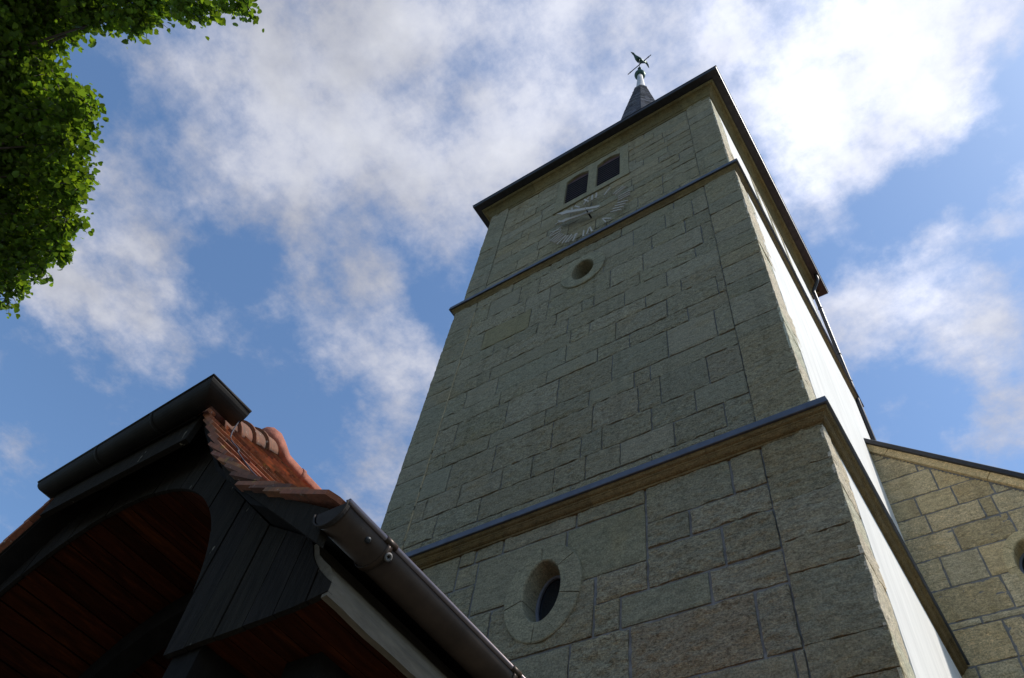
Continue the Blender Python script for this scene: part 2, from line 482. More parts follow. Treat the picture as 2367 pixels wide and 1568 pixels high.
def stone_block(mb, x0, x1, z0, z1, place, hewn=1.0, step=0.05, holes=(), r=rng, tone=None, joint=0.011, proud=0.0, warm=0.0):
    """one ashlar: a chiselled front face with worn edges and a skirt back to the mortar.
    place(u, v, w) -> world; w is measured inwards from the wall face"""
    tone = tone or stone_tone(hewn, r, warm)
    kk = 0.86 + 0.16 * min(hewn, 1.2)               # dressed faces weather darker than freshly broken ones
    warmth = 0.004 * min(hewn, 1.2)
    tone = (tone[0] * (kk + warmth), tone[1] * kk, tone[2] * (kk - warmth * 0.3))
    c = (tone[0], tone[1], tone[2], 1)
    x0 += joint; x1 -= joint; z0 += joint; z1 -= joint
    if x1 - x0 < 0.02 or z1 - z0 < 0.02:
        return
    nx = max(2, int(round((x1 - x0) / step)) + 1)
    nz = max(2, int(round((z1 - z0) / step)) + 1)
    seed = r.uniform(0, 500)
    tilt_u, tilt_v = r.uniform(-0.006, 0.006), r.uniform(-0.006, 0.006)
    base = r.uniform(-0.004, 0.006) - proud
    vs, idx = [], {}
    amp = 0.020 * hewn + 0.002
    for i in range(nx + 1):
        for j in range(nz + 1):
            fu, fv = i / nx, j / nz
            u = x0 + (x1 - x0) * fu
            v = z0 + (z1 - z0) * fv
            edge = i in (0, nx) or j in (0, nz)
            q = Vector((u * 7.0 + seed, v * 11.0, seed))
            n = noise.fractal(q, 0.9, 2.1, 4)
            w = base + tilt_u * (fu - 0.5) + tilt_v * (fv - 0.5) - amp * n * 0.9
            if edge:
                w += 0.007
                e = noise.noise(Vector((u * 9, v * 9, seed + 7))) * 0.007 * (0.4 + hewn)
                if i in (0, nx):
                    u += e
                if j in (0, nz):
                    v += e
            w = min(w, 0.018)
            idx[i, j] = len(vs)
            vs.append((u, v, w))
    fs = []
    drop = bool(holes)
    for i in range(nx):
        for j in range(nz):
            if drop:
                cu = x0 + (x1 - x0) * (i + 0.5) / nx
                cv = z0 + (z1 - z0) * (j + 0.5) / nz
                if hidden(cu, cv, holes, 0.05):
                    continue
            fs.append((idx[i, j], idx[i + 1, j], idx[i + 1, j + 1], idx[i, j + 1]))
    # skirt
    loop = [(i, 0) for i in range(nx)] + [(nx, j) for j in range(nz)] + [(i, nz) for i in range(nx, 0, -1)] + [(0, j) for j in range(nz, 0, -1)]
    sk = {}
    for k in loop:
        u, v, w = vs[idx[k]]
        sk[k] = len(vs)
        vs.append((u, v, 0.03))
    for a, b in zip(loop, loop[1:] + loop[:1]):
        if drop and hidden(vs[idx[a]][0], vs[idx[a]][1], holes, 0.03):
            continue
        fs.append((idx[b], idx[a], sk[a], sk[b]))
    mb.add([place(*p) for p in vs], fs, (c[0], c[1], c[2], 1), False)
    if hewn != 1.0:
        for k in range(len(mb.c) - len(vs), len(mb.c)):
            mb.c[k] = (c[0], c[1], c[2], hewn)


def mortar_sheet(mb, x0, x1, z0, z1, place, holes=(), step=0.06, w=0.024):
    nx = max(1, int((x1 - x0) / step)); nz = max(1, int((z1 - z0) / step))
    vs = [place(x0 + (x1 - x0) * i / nx, z0 + (z1 - z0) * j / nz, w) for i in range(nx + 1) for j in range(nz + 1)]
    fs = []
    for i in range(nx):
        for j in range(nz):
            if holes and hidden(x0 + (x1 - x0) * (i + .5) / nx, z0 + (z1 - z0) * (j + .5) / nz, holes, 0.06):
                continue
            a = i * (nz + 1) + j
            fs.append((a, a + nz + 1, a + nz + 2, a + 1))
    mb.add(vs, fs)


def front(y):
    return lambda u, v, w: (u, y + w, v)


def side(x):                       # a face looking towards +X, u runs along +Y
    return lambda u, v, w: (x - w, u, v)


# tower dimensions (metres)
YF_L, YF_M, YF_U, YB = 5.95, 6.00, 6.04, 12.60
XR_L, XR_M, XR_U = -0.835, -0.885, -0.940
XL_L, XL_M, XL_U = -7.66, -7.62, -7.54
Z_L, Z_M, Z_U = 8.52, 16.30, 21.36
TX, TY = -4.26, 9.33
FR = -1.53                          # right edge of the stone field
FL = -6.985                         # left edge of the stone field

tower = thing('church_tower', 'tall grey ashlar church tower with white plastered side and slate spire', 'church tower', (TX, TY, 0))

OC_L = ('e', -4.315, 7.34, 0.525, 0.67)
OC_M = ('e', -4.215, 15.12, 0.51, 0.58)
LV = ('r', -5.30, 18.95, -3.17, 21.10)
PANE_L = ('e', -4.33, 7.365, 0.255, 0.425)
PANE_M = ('e', -4.215, 15.13, 0.25, 0.36)


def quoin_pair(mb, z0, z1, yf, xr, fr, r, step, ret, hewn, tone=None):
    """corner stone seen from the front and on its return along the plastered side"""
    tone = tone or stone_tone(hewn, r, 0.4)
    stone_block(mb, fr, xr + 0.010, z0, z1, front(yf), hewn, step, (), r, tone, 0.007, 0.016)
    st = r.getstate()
    stone_block(mb, yf - 0.014, yf + ret, z0, z1, side(xr + 0.004), 0.5, 0.07, (), r, (0.60 + 0.08 * r.random(), 0.60, 0.51, 1), 0.005, 0.008)  # return gets a paler tone: its sunlit brightness put into the colour
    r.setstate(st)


# --- lower stage
r = random.Random(11)
mb, mo = MB(), MB()
ZT, Z0, Zm, Zb1, Zb2, Za, Zc, Zd, Ze = 8.56, 8.18, 7.83, 7.85, 7.475, 7.33, 6.95, 6.555, 5.845
H, SM = 1.0, 0.12
olive = (0.270, 0.262, 0.195, 1)
LOW = [
    # x0, x1, z0, z1, hewn, tone
    (-1.91, FR, Zb1, ZT, 0.8, None), (-2.98, -1.91, Zb1, ZT, 0.85, None),
    (-2.45, FR, Zb2, Zb1, 1.2, None), (-2.98, -2.45, Zb2, Zb1, 0.9, None),
    (-2.11, FR, Zc, Zb2, 1.25, None), (-2.98, -2.11, Zc, Zb2, 1.3, None), (-3.62, -2.98, Zc, Za, 1.2, None),
    (-4.05, -2.98, Za, Z0, SM, olive), (-3.93, -2.98, Z0, ZT, 0.7, None), (-5.03, -3.93, Z0, ZT, 0.7, None), (-5.47, -5.03, Z0, ZT, 0.6, None),
    (-5.39, -4.05, Za, Z0, 0.25, None), (-5.73, -5.39, Zm, Z0, 0.6, None), (-6.4, -5.73, Zm, ZT, 0.4, None), (-5.73, -5.47, Z0, ZT, 0.5, None),
    (-5.80, -5.39, Za, Zm, 1.0, None), (-6.6, -5.80, Za, Zm, 0.8, None), (FL, -6.4, Zm, ZT, 0.6, None), (FL, -6.6, Za, Zm, 0.8, None),
    (-2.30, FR, Zd, Zc, 1.15, None), (-3.31, -2.30, Zd, Zc, SM, (0.262, 0.262, 0.205, 1)), (-3.63, -3.31, Zd, Zc, 1.1, None),
    (-5.04, -3.63, Zd, Za, 0.9, None), (-5.45, -5.04, Zd, Za, 0.8, None), (-6.2, -5.45, Zd, Za, 0.9, None), (FL, -6.2, Zd, Za, 0.9, None),
    (-1.88, FR, Ze, Zd, 1.2, None), (-3.20, -1.88, Ze, Zd, 1.35, (0.300, 0.262, 0.200, 1)), (-3.90, -3.20, Ze, Zd, 1.4, None), (-4.7, -3.90, Ze, Zd, 0.3, None), (-5.6, -4.7, Ze, Zd, 0.8, None), (FL, -5.6, Ze, Zd, 0.8, None),
]
for x0, x1, z0, z1, hw, tn in LOW:
    stone_block(mb, x0, x1, z0, z1, front(YF_L), hw, 0.035, (OC_L,), r, tn, 0.017)
z = Ze
k = 0
while z > 0.02:
    h = min(z, r.uniform(0.36, 0.62))
    x = FL
    if k == 0:
        xs = [-6.3, -5.4, -4.5, -3.3, -2.5, -1.63, FR]
    else:
        xs = []
        while x < FR - 0.9:
            x += r.uniform(0.6, 1.3)
            xs.append(x)
        xs.append(FR)
    xa = FL
    for xb in xs:
        stone_block(mb, xa, xb, z - h, z, front(YF_L), r.choice((0.4, 1.1, 1.2, 1.2)), 0.05, (), r, None, 0.012)
        xa = xb
    z -= h
    k += 1
QL = [ZT, 7.90, 7.52, 7.00, 6.61, 5.86, 5.49, 4.9, 4.4, 3.8, 3.3, 2.7, 2.1, 1.5, 0.9, 0.4, 0.0]
for a, b in zip(QL, QL[1:]):
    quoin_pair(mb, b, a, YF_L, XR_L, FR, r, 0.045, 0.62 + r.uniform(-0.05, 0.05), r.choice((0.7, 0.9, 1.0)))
    stone_block(mb, XL_L, FL, b, a, front(YF_L), 0.7, 0.06, (), r, None, 0.007, 0.016)
low = mb.build('lower_stone_wall', M['stone'], tower)
low['label'] = 'lowest stage of coarse hewn blocks with grey mortar joints'
mortar_sheet(mo, XL_L + .01, XR_L - .012, 0, ZT, front(YF_L), (OC_L,))

# --- middle stage
mb = MB()
r = random.Random(5)
BEDS = [16.32, 15.80, 15.12, 14.59, 13.88, 13.50, 13.0, 12.60, 12.06, 11.68, 10.97, 10.59, 9.97, 9.50, 9.03, 8.66]
MIDX = [
    [-6.02, -5.05, -3.36, -2.2], [-6.57, -5.77, -5.29, -4.0, -3.1, -2.4, -1.83], [-5.56, -4.97, -3.75, -2.71, -2.03],
    [-6.5, -5.37, -4.97, -3.59, -2.91, -1.75], [-6.71, -6.15, -5.14, -4.72, -4.17, -3.92, -2.98, -1.92],
    [-5.76, -4.45, -3.29, -2.48], [-6.93, -6.07, -4.35, -3.97, -2.89, -2.24], [-6.53, -5.83, -4.41, -3.45, -2.52, -1.66],
    [-5.69, -4.75, -3.78, -3.2, -2.19], [-6.53, -5.48, -4.49, -3.51, -2.56, -1.79], [-6.64, -5.73, -4.67, -3.89, -3.13, -2.87],
    [-6.42, -5.55, -4.5, -3.81, -3.07, -2.72, -2.01], [-6.75, -6.09, -5.32, -4.79, -3.98, -3.64, -2.88, -2.24],
    [-6.43, -5.63, -4.38, -3.88, -3.35, -2.57, -1.88], [-6.6, -5.2, -4.1, -2.9, -2.05]]
for i, xs in enumerate(MIDX):
    xs = [FL] + [x for x in xs if FL + 0.12 < x < FR - 0.08] + [FR]
    for a, b in zip(xs, xs[1:]):
        hw = r.choice((0.35, 0.7, 0.9, 1.0, 1.1, 1.2))
        tn = None
        if i == 3 and -6.55 < a < -6.3:
            hw, tn = 0.1, (0.290, 0.258, 0.165, 1)
        stone_block(mb, a, b, BEDS[i + 1], BEDS[i], front(YF_M), hw, 0.05, (OC_M,), r, tn, 0.010)
QM = [16.32, 15.76, 15.20, 14.74, 13.97, 13.55, 13.09, 12.70, 12.15, 11.72, 11.01, 10.66, 10.01, 9.57, 8.66]
for a, b in zip(QM, QM[1:]):
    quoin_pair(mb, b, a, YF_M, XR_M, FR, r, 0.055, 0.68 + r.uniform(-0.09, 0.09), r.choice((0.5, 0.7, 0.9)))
QML = [16.32, 15.78, 15.2, 14.60, 13.94, 13.41, 13.0, 12.59, 12.04, 11.58, 11.01, 10.61, 10.0, 9.55, 9.0, 8.66]
for a, b in zip(QML, QML[1:]):
    stone_block(mb, XL_M, FL, b, a, front(YF_M), r.choice((0.4, 0.7)), 0.06, (), r, None, 0.007, 0.014)
mid = mb.build('middle_stone_wall', M['stone'], tower)
mid['label'] = 'tall middle stage of finer grey green ashlar courses'
mortar_sheet(mo, XL_M + .01, XR_M - .012, Z_L, 16.35, front(YF_M), (OC_M,))

# --- upper stage
mb = MB()
r = random.Random(23)
FRU, FLU = -1.572, -6.93
ub = [16.40]
while ub[-1] < 21.0:
    ub.append(ub[-1] + r.uniform(0.30, 0.52))
ub[-1] = 21.45
for i in range(len(ub) - 1):
    x = FLU
    while x < FRU - 0.01:
        x2 = x + r.uniform(0.5, 1.35)
        if x2 > FRU - 0.35:
            x2 = FRU
        stone_block(mb, x, x2, ub[i], ub[i + 1], front(YF_U), r.choice((0.3, 0.6, 0.8, 1.0)), 0.06, (LV,), r, None, 0.009, 0, 0.5)
        x = x2
z = 16.4
while z < 21.4:
    z2 = min(21.45, z + r.uniform(0.42, 0.62))
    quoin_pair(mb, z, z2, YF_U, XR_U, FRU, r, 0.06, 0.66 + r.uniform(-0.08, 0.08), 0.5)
    stone_block(mb, XL_U, FLU, z, z2, front(YF_U), 0.5, 0.07, (), r, None, 0.007, 0.014)
    z = z2
upp = mb.build('upper_stone_wall', M['stone'], tower)
upp['label'] = 'belfry stage of yellowish grey ashlar under the eaves'
mortar_sheet(mo, XL_U + .01, XR_U - .012, 16.2, 21.45, front(YF_U), (LV,))
# ochre repointing down the left edge of the stone field
zz = 8.7
while zz < 15.6:
    ox = 0.008 * noise.noise(Vector((0, 0, zz * 3)))
    if r.random() < 0.93:
        mo.box(FL - 0.012 + ox, FL + 0.010 + ox, YF_M - 0.004, YF_M + 0.02, zz, zz + 0.1, (2.3, 1.85, 1.15, 1))
    zz += 0.1
mo.build('mortar_bed', M['mortar'], tower)

# --- plastered body (right side, back and left), with an irregular plaster edge along the corner stones
mb = MB()
for xr, xl, yf, z0, z1 in ((XR_L, XL_L, YF_L, 0.0, 8.56), (XR_M, XL_M, YF_M, 8.56, 16.32), (XR_U, XL_U, YF_U, 16.32, 21.6)):
    n = int((z1 - z0) / 0.12)
    ev = [(yf + 0.55 + 0.07 * noise.noise(Vector((0.3, (z0 + (z1 - z0) * i / n) * 1.1, xr * 9))) + 0.02 * noise.noise(Vector((3.3, (z0 + (z1 - z0) * i / n) * 6, 0)))) for i in range(n + 1)]
    vs, fs = [], []
    for i in range(n + 1):
        zz = z0 + (z1 - z0) * i / n
        vs += [(xr - 0.03, ev[i], zz), (xr + 0.012, ev[i] + 0.012, zz), (xr + 0.012, YB, zz)]
    for i in range(n):
        a, b = i * 3, i * 3 + 3
        fs += [(a, a + 1, b + 1, b), (a + 1, a + 2, b + 2, b + 1)]
    mb.add(vs, fs)
    mb.add([(xl, yf + 0.02, z0), (xl, YB, z0), (xr + 0.012, YB, z0), (xl, yf + 0.02, z1), (xl, YB, z1), (xr + 0.012, YB, z1)],
           [(0, 1, 4, 3), (1, 2, 5, 4)])
pl = mb.build('plaster_wall', M['plaster'], tower)
pl['label'] = 'bright white plastered side wall'


# --- mouldings that run round the tower
def ring_profile(mb, prof, yf, xl, xr, yb, c=(1, 1, 1, 1)):
    """prof: (out, z) pairs; swept round the four sides with mitred corners"""
    rings = []
    for sx, sy in ((-1, -1), (1, -1), (1, 1), (-1, 1), (-1, -1)):
        rings.append([((xl - o) if sx < 0 else (xr + o), (yf - o) if sy < 0 else (yb + o), z) for o, z in prof])
    mb.sweep(rings, None, True, c, False, False)


def cornice_blocks(mb, prof, yf, xl, xr, yb, r, tone, lo=0.9, hi=2.0):
    """the same moulding cut into stones with open joints along the front and right side"""
    x = xl
    out = max(o for o, _ in prof)
    cuts = [xl]
    while cuts[-1] < xr - hi:
        cuts.append(cuts[-1] + r.uniform(lo, hi))
    cuts.append(xr)
    for i in range(len(cuts) - 1):
        k = r.uniform(0.82, 1.12)
        c = (tone[0] * k, tone[1] * k * r.uniform(0.97, 1.03), tone[2] * k, 0.25)
        a, b = cuts[i] + 0.002, cuts[i + 1] - 0.002
        first, last = i == 0, i == len(cuts) - 2
        ra = [((a - o) if first else a, yf - o, z) for o, z in prof]
        rb = [((b + o) if last else b, yf - o, z) for o, z in prof]
        mb.sweep([ra, rb], None, True, c, False, True)
    cuts = [yf]
    while cuts[-1] < yb - hi:
        cuts.append(cuts[-1] + r.uniform(lo, hi))
    cuts.append(yb)
    for i in range(len(cuts) - 1):
        k = r.uniform(0.85, 1.12)
        c = (tone[0] * k, tone[1] * k, tone[2] * k, 0.25)
        a, b = cuts[i] + 0.002, cuts[i + 1] - 0.002
        first = i == 0
        ra = [(xr + o, (a - o) if first else a, z) for o, z in prof]
        rb = [(xr + o, b, z) for o, z in prof]
        mb.sweep([ra, rb], None, True, c, False, True)
    # left and back, plain
    rings = []
    for sx, sy in ((1, 1), (-1, 1), (-1, -1)):
        rings.append([((xl - o) if sx < 0 else (xr + o), (yf - o) if sy < 0 else (yb + o), z) for o, z in prof])
    mb.sweep(rings, None, True, (*tone, 0.25), False, False)


def arc(cx_, cz_, r0, a0, a1, n=6):
    return [(cx_ + r0 * math.cos(R(a0 + (a1 - a0) * i / n)), cz_ + r0 * math.sin(R(a0 + (a1 - a0) * i / n))) for i in range(n + 1)]


CT = (0.215, 0.165, 0.095)  # brown stone, colour darkened for the shade under the overhang
mb = MB()
prof = [(-0.03, 8.40), (0.018, 8.40), (0.022, 8.425)] + [(0.03 + 0.055 * t, 8.43 + 0.05 * t * t) for t in (0.2, 0.5, 0.8, 1.0)] + [(0.092, 8.482), (0.094, 8.50)] + [(0.10 + 0.035 * math.sin(R(a)), 8.505 + 0.04 * (1 - math.cos(R(a)))) for a in (10, 40, 70, 90)] + [(0.138, 8.56), (-0.03, 8.62)]
cornice_blocks(mb, prof, YF_L, XL_L, XR_L, YB, random.Random(3), CT)
sc2 = mb.build('string_course', M['cornice'], tower)
sc2['label'] = 'lower moulded string course of brown stone'
mb = MB()
ring_profile(mb, [(0.10, 8.562), (0.165, 8.552), (0.172, 8.558), (0.155, 8.665), (-0.04, 8.80), (-0.04, 8.60)], YF_L, XL_L, XR_L, YB)
fl = mb.build('flashing', M['zinc'], sc2)
mb = MB()
prof = [(-0.03, 16.13), (0.015, 16.13), (0.03, 16.17), (0.07, 16.215), (0.085, 16.25), (-0.03, 16.30)]
cornice_blocks(mb, prof, YF_M, XL_M, XR_M, YB, random.Random(4), CT)
sc1 = mb.build('string_course', M['cornice'], tower)
sc1['label'] = 'upper thin string course below the clock'
mb = MB()
ring_profile(mb, [(0.06, 16.262), (0.118, 16.245), (0.124, 16.25), (0.112, 16.365), (-0.05, 16.50), (-0.05, 16.30)], YF_M, XL_M, XR_M, YB)
mb.build('flashing', M['zinc'], sc1)

# --- top cornice, box gutter
mb = MB()
prof = [(-0.03, 21.18), (0.012, 21.18), (0.014, 21.30), (0.030, 21.31)] + [(0.20 - 0.16 * math.cos(R(a)), 21.32 + 0.25 * math.sin(R(a))) for a in (8, 25, 42, 60, 76, 90)] + [(0.235, 21.60), (0.235, 21.66), (-0.03, 21.66)]
cornice_blocks(mb, prof, YF_U, XL_U, XR_U, YB, random.Random(9), (0.215, 0.183, 0.100), 1.2, 1.8)
cn = mb.build('cornice', M['cornice'], tower)
cn['label'] = 'coved stone cornice under the eaves'
mb = MB()
ring_profile(mb, [(0.18, 21.662), (0.415, 21.665), (0.43, 21.68), (0.440, 21.775), (0.452, 21.78), (0.452, 21.795), (0.430, 21.80), (0.16, 21.84)], YF_U, XL_U, XR_U, YB)
gt = mb.build('eaves_gutter', M['gutter_dark'], tower)

# --- roof: pyramid that steepens into an octagonal slate spire
mb = MB()
r = random.Random(2)


def spire_r(z):
    pts = [(21.80, 3.60), (22.6, 2.75), (25.0, 1.85), (29.0, 1.32), (33.0, 0.88), (36.0, 0.515), (38.45, 0.235)]
    for (z0, r0), (z1, r1) in zip(pts, pts[1:]):
        if z <= z1:
            return r0 + (r1 - r0) * (z - z0) / (z1 - z0)
    return pts[-1][1]


def spire_pt(z, k):
    """k = 0..8 round the spire; the foot is square, the shaft octagonal"""
    rr = spire_r(z)
    t = min(1, max(0, (z - 21.8) / 3.5))
    a = PI / 8 + k * PI / 4
    octa = Vector((math.cos(a), math.sin(a))) * (rr / math.cos(PI / 8))
    s = max(abs(math.cos(a)), abs(math.sin(a)))
    sq = Vector((math.cos(a), math.sin(a))) * (rr / s)
    p = sq.lerp(octa, t)
    return Vector((TX + p.x, TY + p.y, z))


z = 21.80
while z < 37.68:
    h = 0.16
    z2 = min(37.72, z + h)
    for k in range(8):
        a, b, c_, d_ = spire_pt(z, k), spire_pt(z, k + 1), spire_pt(z2, k + 1), spire_pt(z2, k)
        nrm = (b - a).cross(d_ - a).normalized()
        n = max(1, int((b - a).length / 0.17))
        for i in range(n):
            t0, t1 = i / n, (i + 1) / n
            kk = r.choice((0.5, 0.75, 0.9, 1.0, 1.15, 1.5))
            lo = 0.012 + r.uniform(0, 0.006)
            q = [a.lerp(b, t0) + nrm * lo, a.lerp(b, t1) + nrm * lo, d_.lerp(c_, t1), d_.lerp(c_, t0)]
            und = [a.lerp(b, t0), a.lerp(b, t1)]
            mb.add(q + und, [(0, 1, 2, 3), (4, 5, 1, 0)], (kk, kk, kk * r.uniform(0.95, 1.1), 1))
    z = z2
sp = mb.build('slate_spire', M['slate'], tower)
for i in range(8):                                   # roof hooks up the left hip
    zz = 34.0 + i * 0.55
    p = spire_pt(zz, 4)
    d = Vector((p.x - TX, p.y - TY, 0)).normalized()
    mb = MB()
    mb.tube([p, p + d * 0.06, p + d * 0.075 + Vector((0, 0, 0.05))], 0.009, 5)
    mb.build('roof_hook', M['iron'], sp)
mb = MB()
mb.lathe((TX, TY, 0), [(0.345, 37.62), (0.352, 37.70), (0.275, 37.80), (0.205, 38.6), (0.155, 39.6), (0.125, 40.5)], 20)
mb.build('lead_neck', M['lead'], sp)
mb = MB()
mb.lathe((TX, TY, 0), [(0.02, 40.36)] + [(0.27 * math.cos(R(a)), 40.65 + 0.27 * math.sin(R(a))) for a in range(-80, 90, 10)] + [(0.03, 40.93)], 24)
mb.build('copper_ball', M['copper'], sp)


# --- openings
def ring_window(name, yf, ring, hole, proud, depth, parent, label, glazed, tone, r, segs, stone='stone'):
    """oval window: dressed surround cut in stones, deep reveal, pane"""
    rx0, rz0, ax, az = ring[1], ring[2], ring[3], ring[4]
    hx, hz, bx, bz = hole[1], hole[2], hole[3], hole[4]
    s = MB()
    n = 14
    for a0, a1 in zip(segs, segs[1:] + [segs[0] + 360]):
        a0 += 0.7; a1 -= 0.7
        k = r.uniform(0.92, 1.08)
        c = (tone[0] * k, tone[1] * k, tone[2] * k, 0.3)
        rings = []
        for i in range(n + 1):
            a = R(a0 + (a1 - a0) * i / n)
            ca, sa = math.cos(a), math.sin(a)
            wob = 0.006 * noise.noise(Vector((ca * 4, sa * 4, rx0)))
            o = (rx0 + (ax + wob) * ca, rz0 + (az + wob) * sa)
            m_ = (rx0 + (ax - 0.012) * ca, rz0 + (az - 0.012) * sa)
            q = (hx + (bx + 0.014) * ca, hz + (bz + 0.014) * sa)
            e = (hx + bx * ca, hz + bz * sa)
            bk = (hx + bx * 0.93 * ca, hz + bz * 0.93 * sa)
            rings.append([(o[0], yf + 0.05, o[1]), (o[0], yf - proud + 0.010, o[1]), (m_[0], yf - proud, m_[1]), (q[0], yf - proud, q[1]), (e[0], yf - proud + 0.014, e[1]), (bk[0], yf + depth, bk[1]), (o[0], yf + depth, o[1])])
        s.sweep(rings, None, True, c, False, True)
    w = s.build(name, M[stone], parent)
    w['label'] = label
    g_ = MB()
    m_ = 40
    vs = [(hx + bx * 0.95 * math.cos(2 * PI * i / m_), yf + depth - 0.02, hz + bz * 0.95 * math.sin(2 * PI * i / m_)) for i in range(m_)]
    g_.add(vs, [tuple(range(m_))])
    if glazed:
        g_.build('pane', M['glass'], w)
        f_ = MB()
        rings = []
        for i in range(m_ + 1):
            ca, sa = math.cos(2 * PI * i / m_), math.sin(2 * PI * i / m_)
            rings.append([(hx + (bx * 0.93 - d) * ca, yf + depth - 0.03 - e, hz + (bz * 0.93 - d) * sa) for d, e in ((-0.02, 0), (-0.02, 0.03), (0.03, 0.03), (0.03, 0))])
        f_.sweep(rings, None, True, (1, 1, 1, 1), False, False)
        f_.build('pane_frame', M['frame_blue'], w)
    else:
        g_.build('dark_opening', M['void'], w)
    return w


ring_window('oval_window', YF_L, OC_L, PANE_L, 0.03, 0.30, tower, 'larger lower oval window with glass', True, (0.275, 0.262, 0.20), random.Random(1), [40, 97, 190, 262, 345])
ring_window('oval_window', YF_M, OC_M, PANE_M, 0.03, 0.45, tower, 'upper open oval hole below the clock', False, (0.275, 0.265, 0.205), random.Random(6), [20, 95, 187, 350])


def louvres(place, cs, z0, zs, rise, half, fr, parent_label, back):
    """paired arched bell openings in a dressed stone frame. place(u, v, w)"""
    c = (0.285, 0.265, 0.195, 0.3)
    x0, x1, zb, zt = fr
    s = MB()
    dep = 0.24
    # frame built from a jamb, a mullion, arched heads and a sill
    ops = [(cc - half, cc + half) for cc in cs]
    nseg = 10

    def top(u, a, b):
        t = (u - a) / (b - a)
        return zs + rise * 4 * t * (1 - t)

    def prism(poly):
        n = len(poly)
        vs = [place(u, v, -0.012) for u, v in poly] + [place(u, v, dep) for u, v in poly]
        s.add(vs, [tuple(range(n)), tuple(range(n, 2 * n))[::-1]] + [(i, n + i, n + (i + 1) % n, (i + 1) % n) for i in range(n)], c)
    prism([(x0, z0), (ops[0][0], z0), (ops[0][0], zs), (x0, zs)])
    prism([(ops[0][1], z0), (ops[1][0], z0), (ops[1][0], zs), (ops[0][1], zs)])
    prism([(ops[1][1], z0), (x1, z0), (x1, zs), (ops[1][1], zs)])
    for i, (a, b) in enumerate(ops):
        lo = x0 if i == 0 else (ops[0][1] + ops[1][0]) / 2 + 0.002
        hi = (ops[0][1] + ops[1][0]) / 2 - 0.002 if i == 0 else x1
        us = [a + (b - a) * k / nseg for k in range(nseg + 1)]
        prism([(lo, zt), (lo, zs + 0.003), (a, zs + 0.003)] + [(u, top(u, a, b) + 0.003) for u in us[1:-1]] + [(b, zs + 0.003), (hi, zs + 0.003), (hi, zt)])
    w = s.build('louvre_window', M['stone'], tower)
    w['label'] = parent_label
    s2 = MB()
    vs = [(x0 - 0.02, zb), (x1 + 0.03, zb), (x1 + 0.03, z0 - 0.003), (x0 - 0.02, z0 - 0.003)]
    n = 4
    s2.add([place(u, v, -0.035) for u, v in vs] + [place(u, v, dep) for u, v in vs], [(0, 1, 2, 3), (7, 6, 5, 4)] + [(i, 4 + i, 4 + (i + 1) % 4, (i + 1) % 4) for i in range(4)], c)
    s2.build('sill', M['stone'], w)
    for a, b in ops:
        sl = MB()
        nz = 11
        for k in range(nz):
            v = z0 + 0.03 + (zs - z0 - 0.03) * k / nz
            pr = [(v, 0.03), (v + 0.040, 0.028), (v + 0.135, 0.15), (v + 0.10, 0.155)]
            vs = [place(u, vv, ww) for u in (a, b) for vv, ww in pr]
            sl.add(vs, [(0, 1, 2, 3), (7, 6, 5, 4)] + [(i, 4 + i, 4 + (i + 1) % 4, (i + 1) % 4) for i in range(4)])
        sl.build('louvre_slats', M['louvre'], w)
        li = MB()
        us = [a + (b - a) * k / nseg for k in range(nseg + 1)]
        poly = [(u, top(u, a, b)) for u in us] + [(u, zs - 0.02) for u in us[::-1]]
        n = len(poly)
        li.add([place(u, v, 0.05) for u, v in poly] + [place(u, v, 0.09) for u, v in poly], [tuple(range(n)), tuple(range(n, 2 * n))[::-1]] + [(i, n + i, n + (i + 1) % n, (i + 1) % n) for i in range(n)])
        li.build('arched_board', M['lintel'], w)
        vd = MB()
        vd.add([place(a, z0, 0.20), place(b, z0, 0.20), place(b, zs + rise, 0.20), place(a, zs + rise, 0.20)], [(0, 1, 2, 3)])
        vd.build('dark_opening', M['void'], w)


louvres(front(YF_U), (-4.685, -3.77), 19.235, 20.72, 0.15, 0.335, (-5.27, -3.20, 18.98, 21.10), 'pair of arched louvred bell openings facing the porch', True)


def side_out(u, v, w):
    return (XR_U + 0.013 - min(w, 0.0) * 1.0 - max(w, 0) * 1.0 + 0.03, u, v)


louvres(lambda u, v, w: (XR_U + 0.020 - w * 0.35, u, v), (8.95, 9.87), 19.235, 20.72, 0.15, 0.335, (8.35, 10.45, 18.98, 21.10), 'pair of louvred bell openings on the white side wall', True)

# --- rain pipe at the far right corner
mb = MB()
pp = [(-0.60, 12.30, 21.70), (-0.60, 12.30, 21.55)]
for t in range(0, 9):
    a = t / 8
    s = a * a * (3 - 2 * a)
    pp.append((-0.60 - 0.225 * s, 12.32 + 0.10 * s, 21.50 - 0.42 * a))
pp += [(-0.825, 12.42, 20.9), (-0.825, 12.42, 0.2)]
mb.tube(pp, 0.052, 10)
dp = mb.build('rain_pipe', M['gutter_dark'], tower)
for zz in (20.2, 18.0, 16.9, 14.6):
    mb = MB()
    mb.lathe((-0.825, 12.42, zz), [(0.06, -0.02), (0.064, 0), (0.06, 0.02)], 10)
    mb.build('pipe_clamp', M['gutter_dark'], dp)

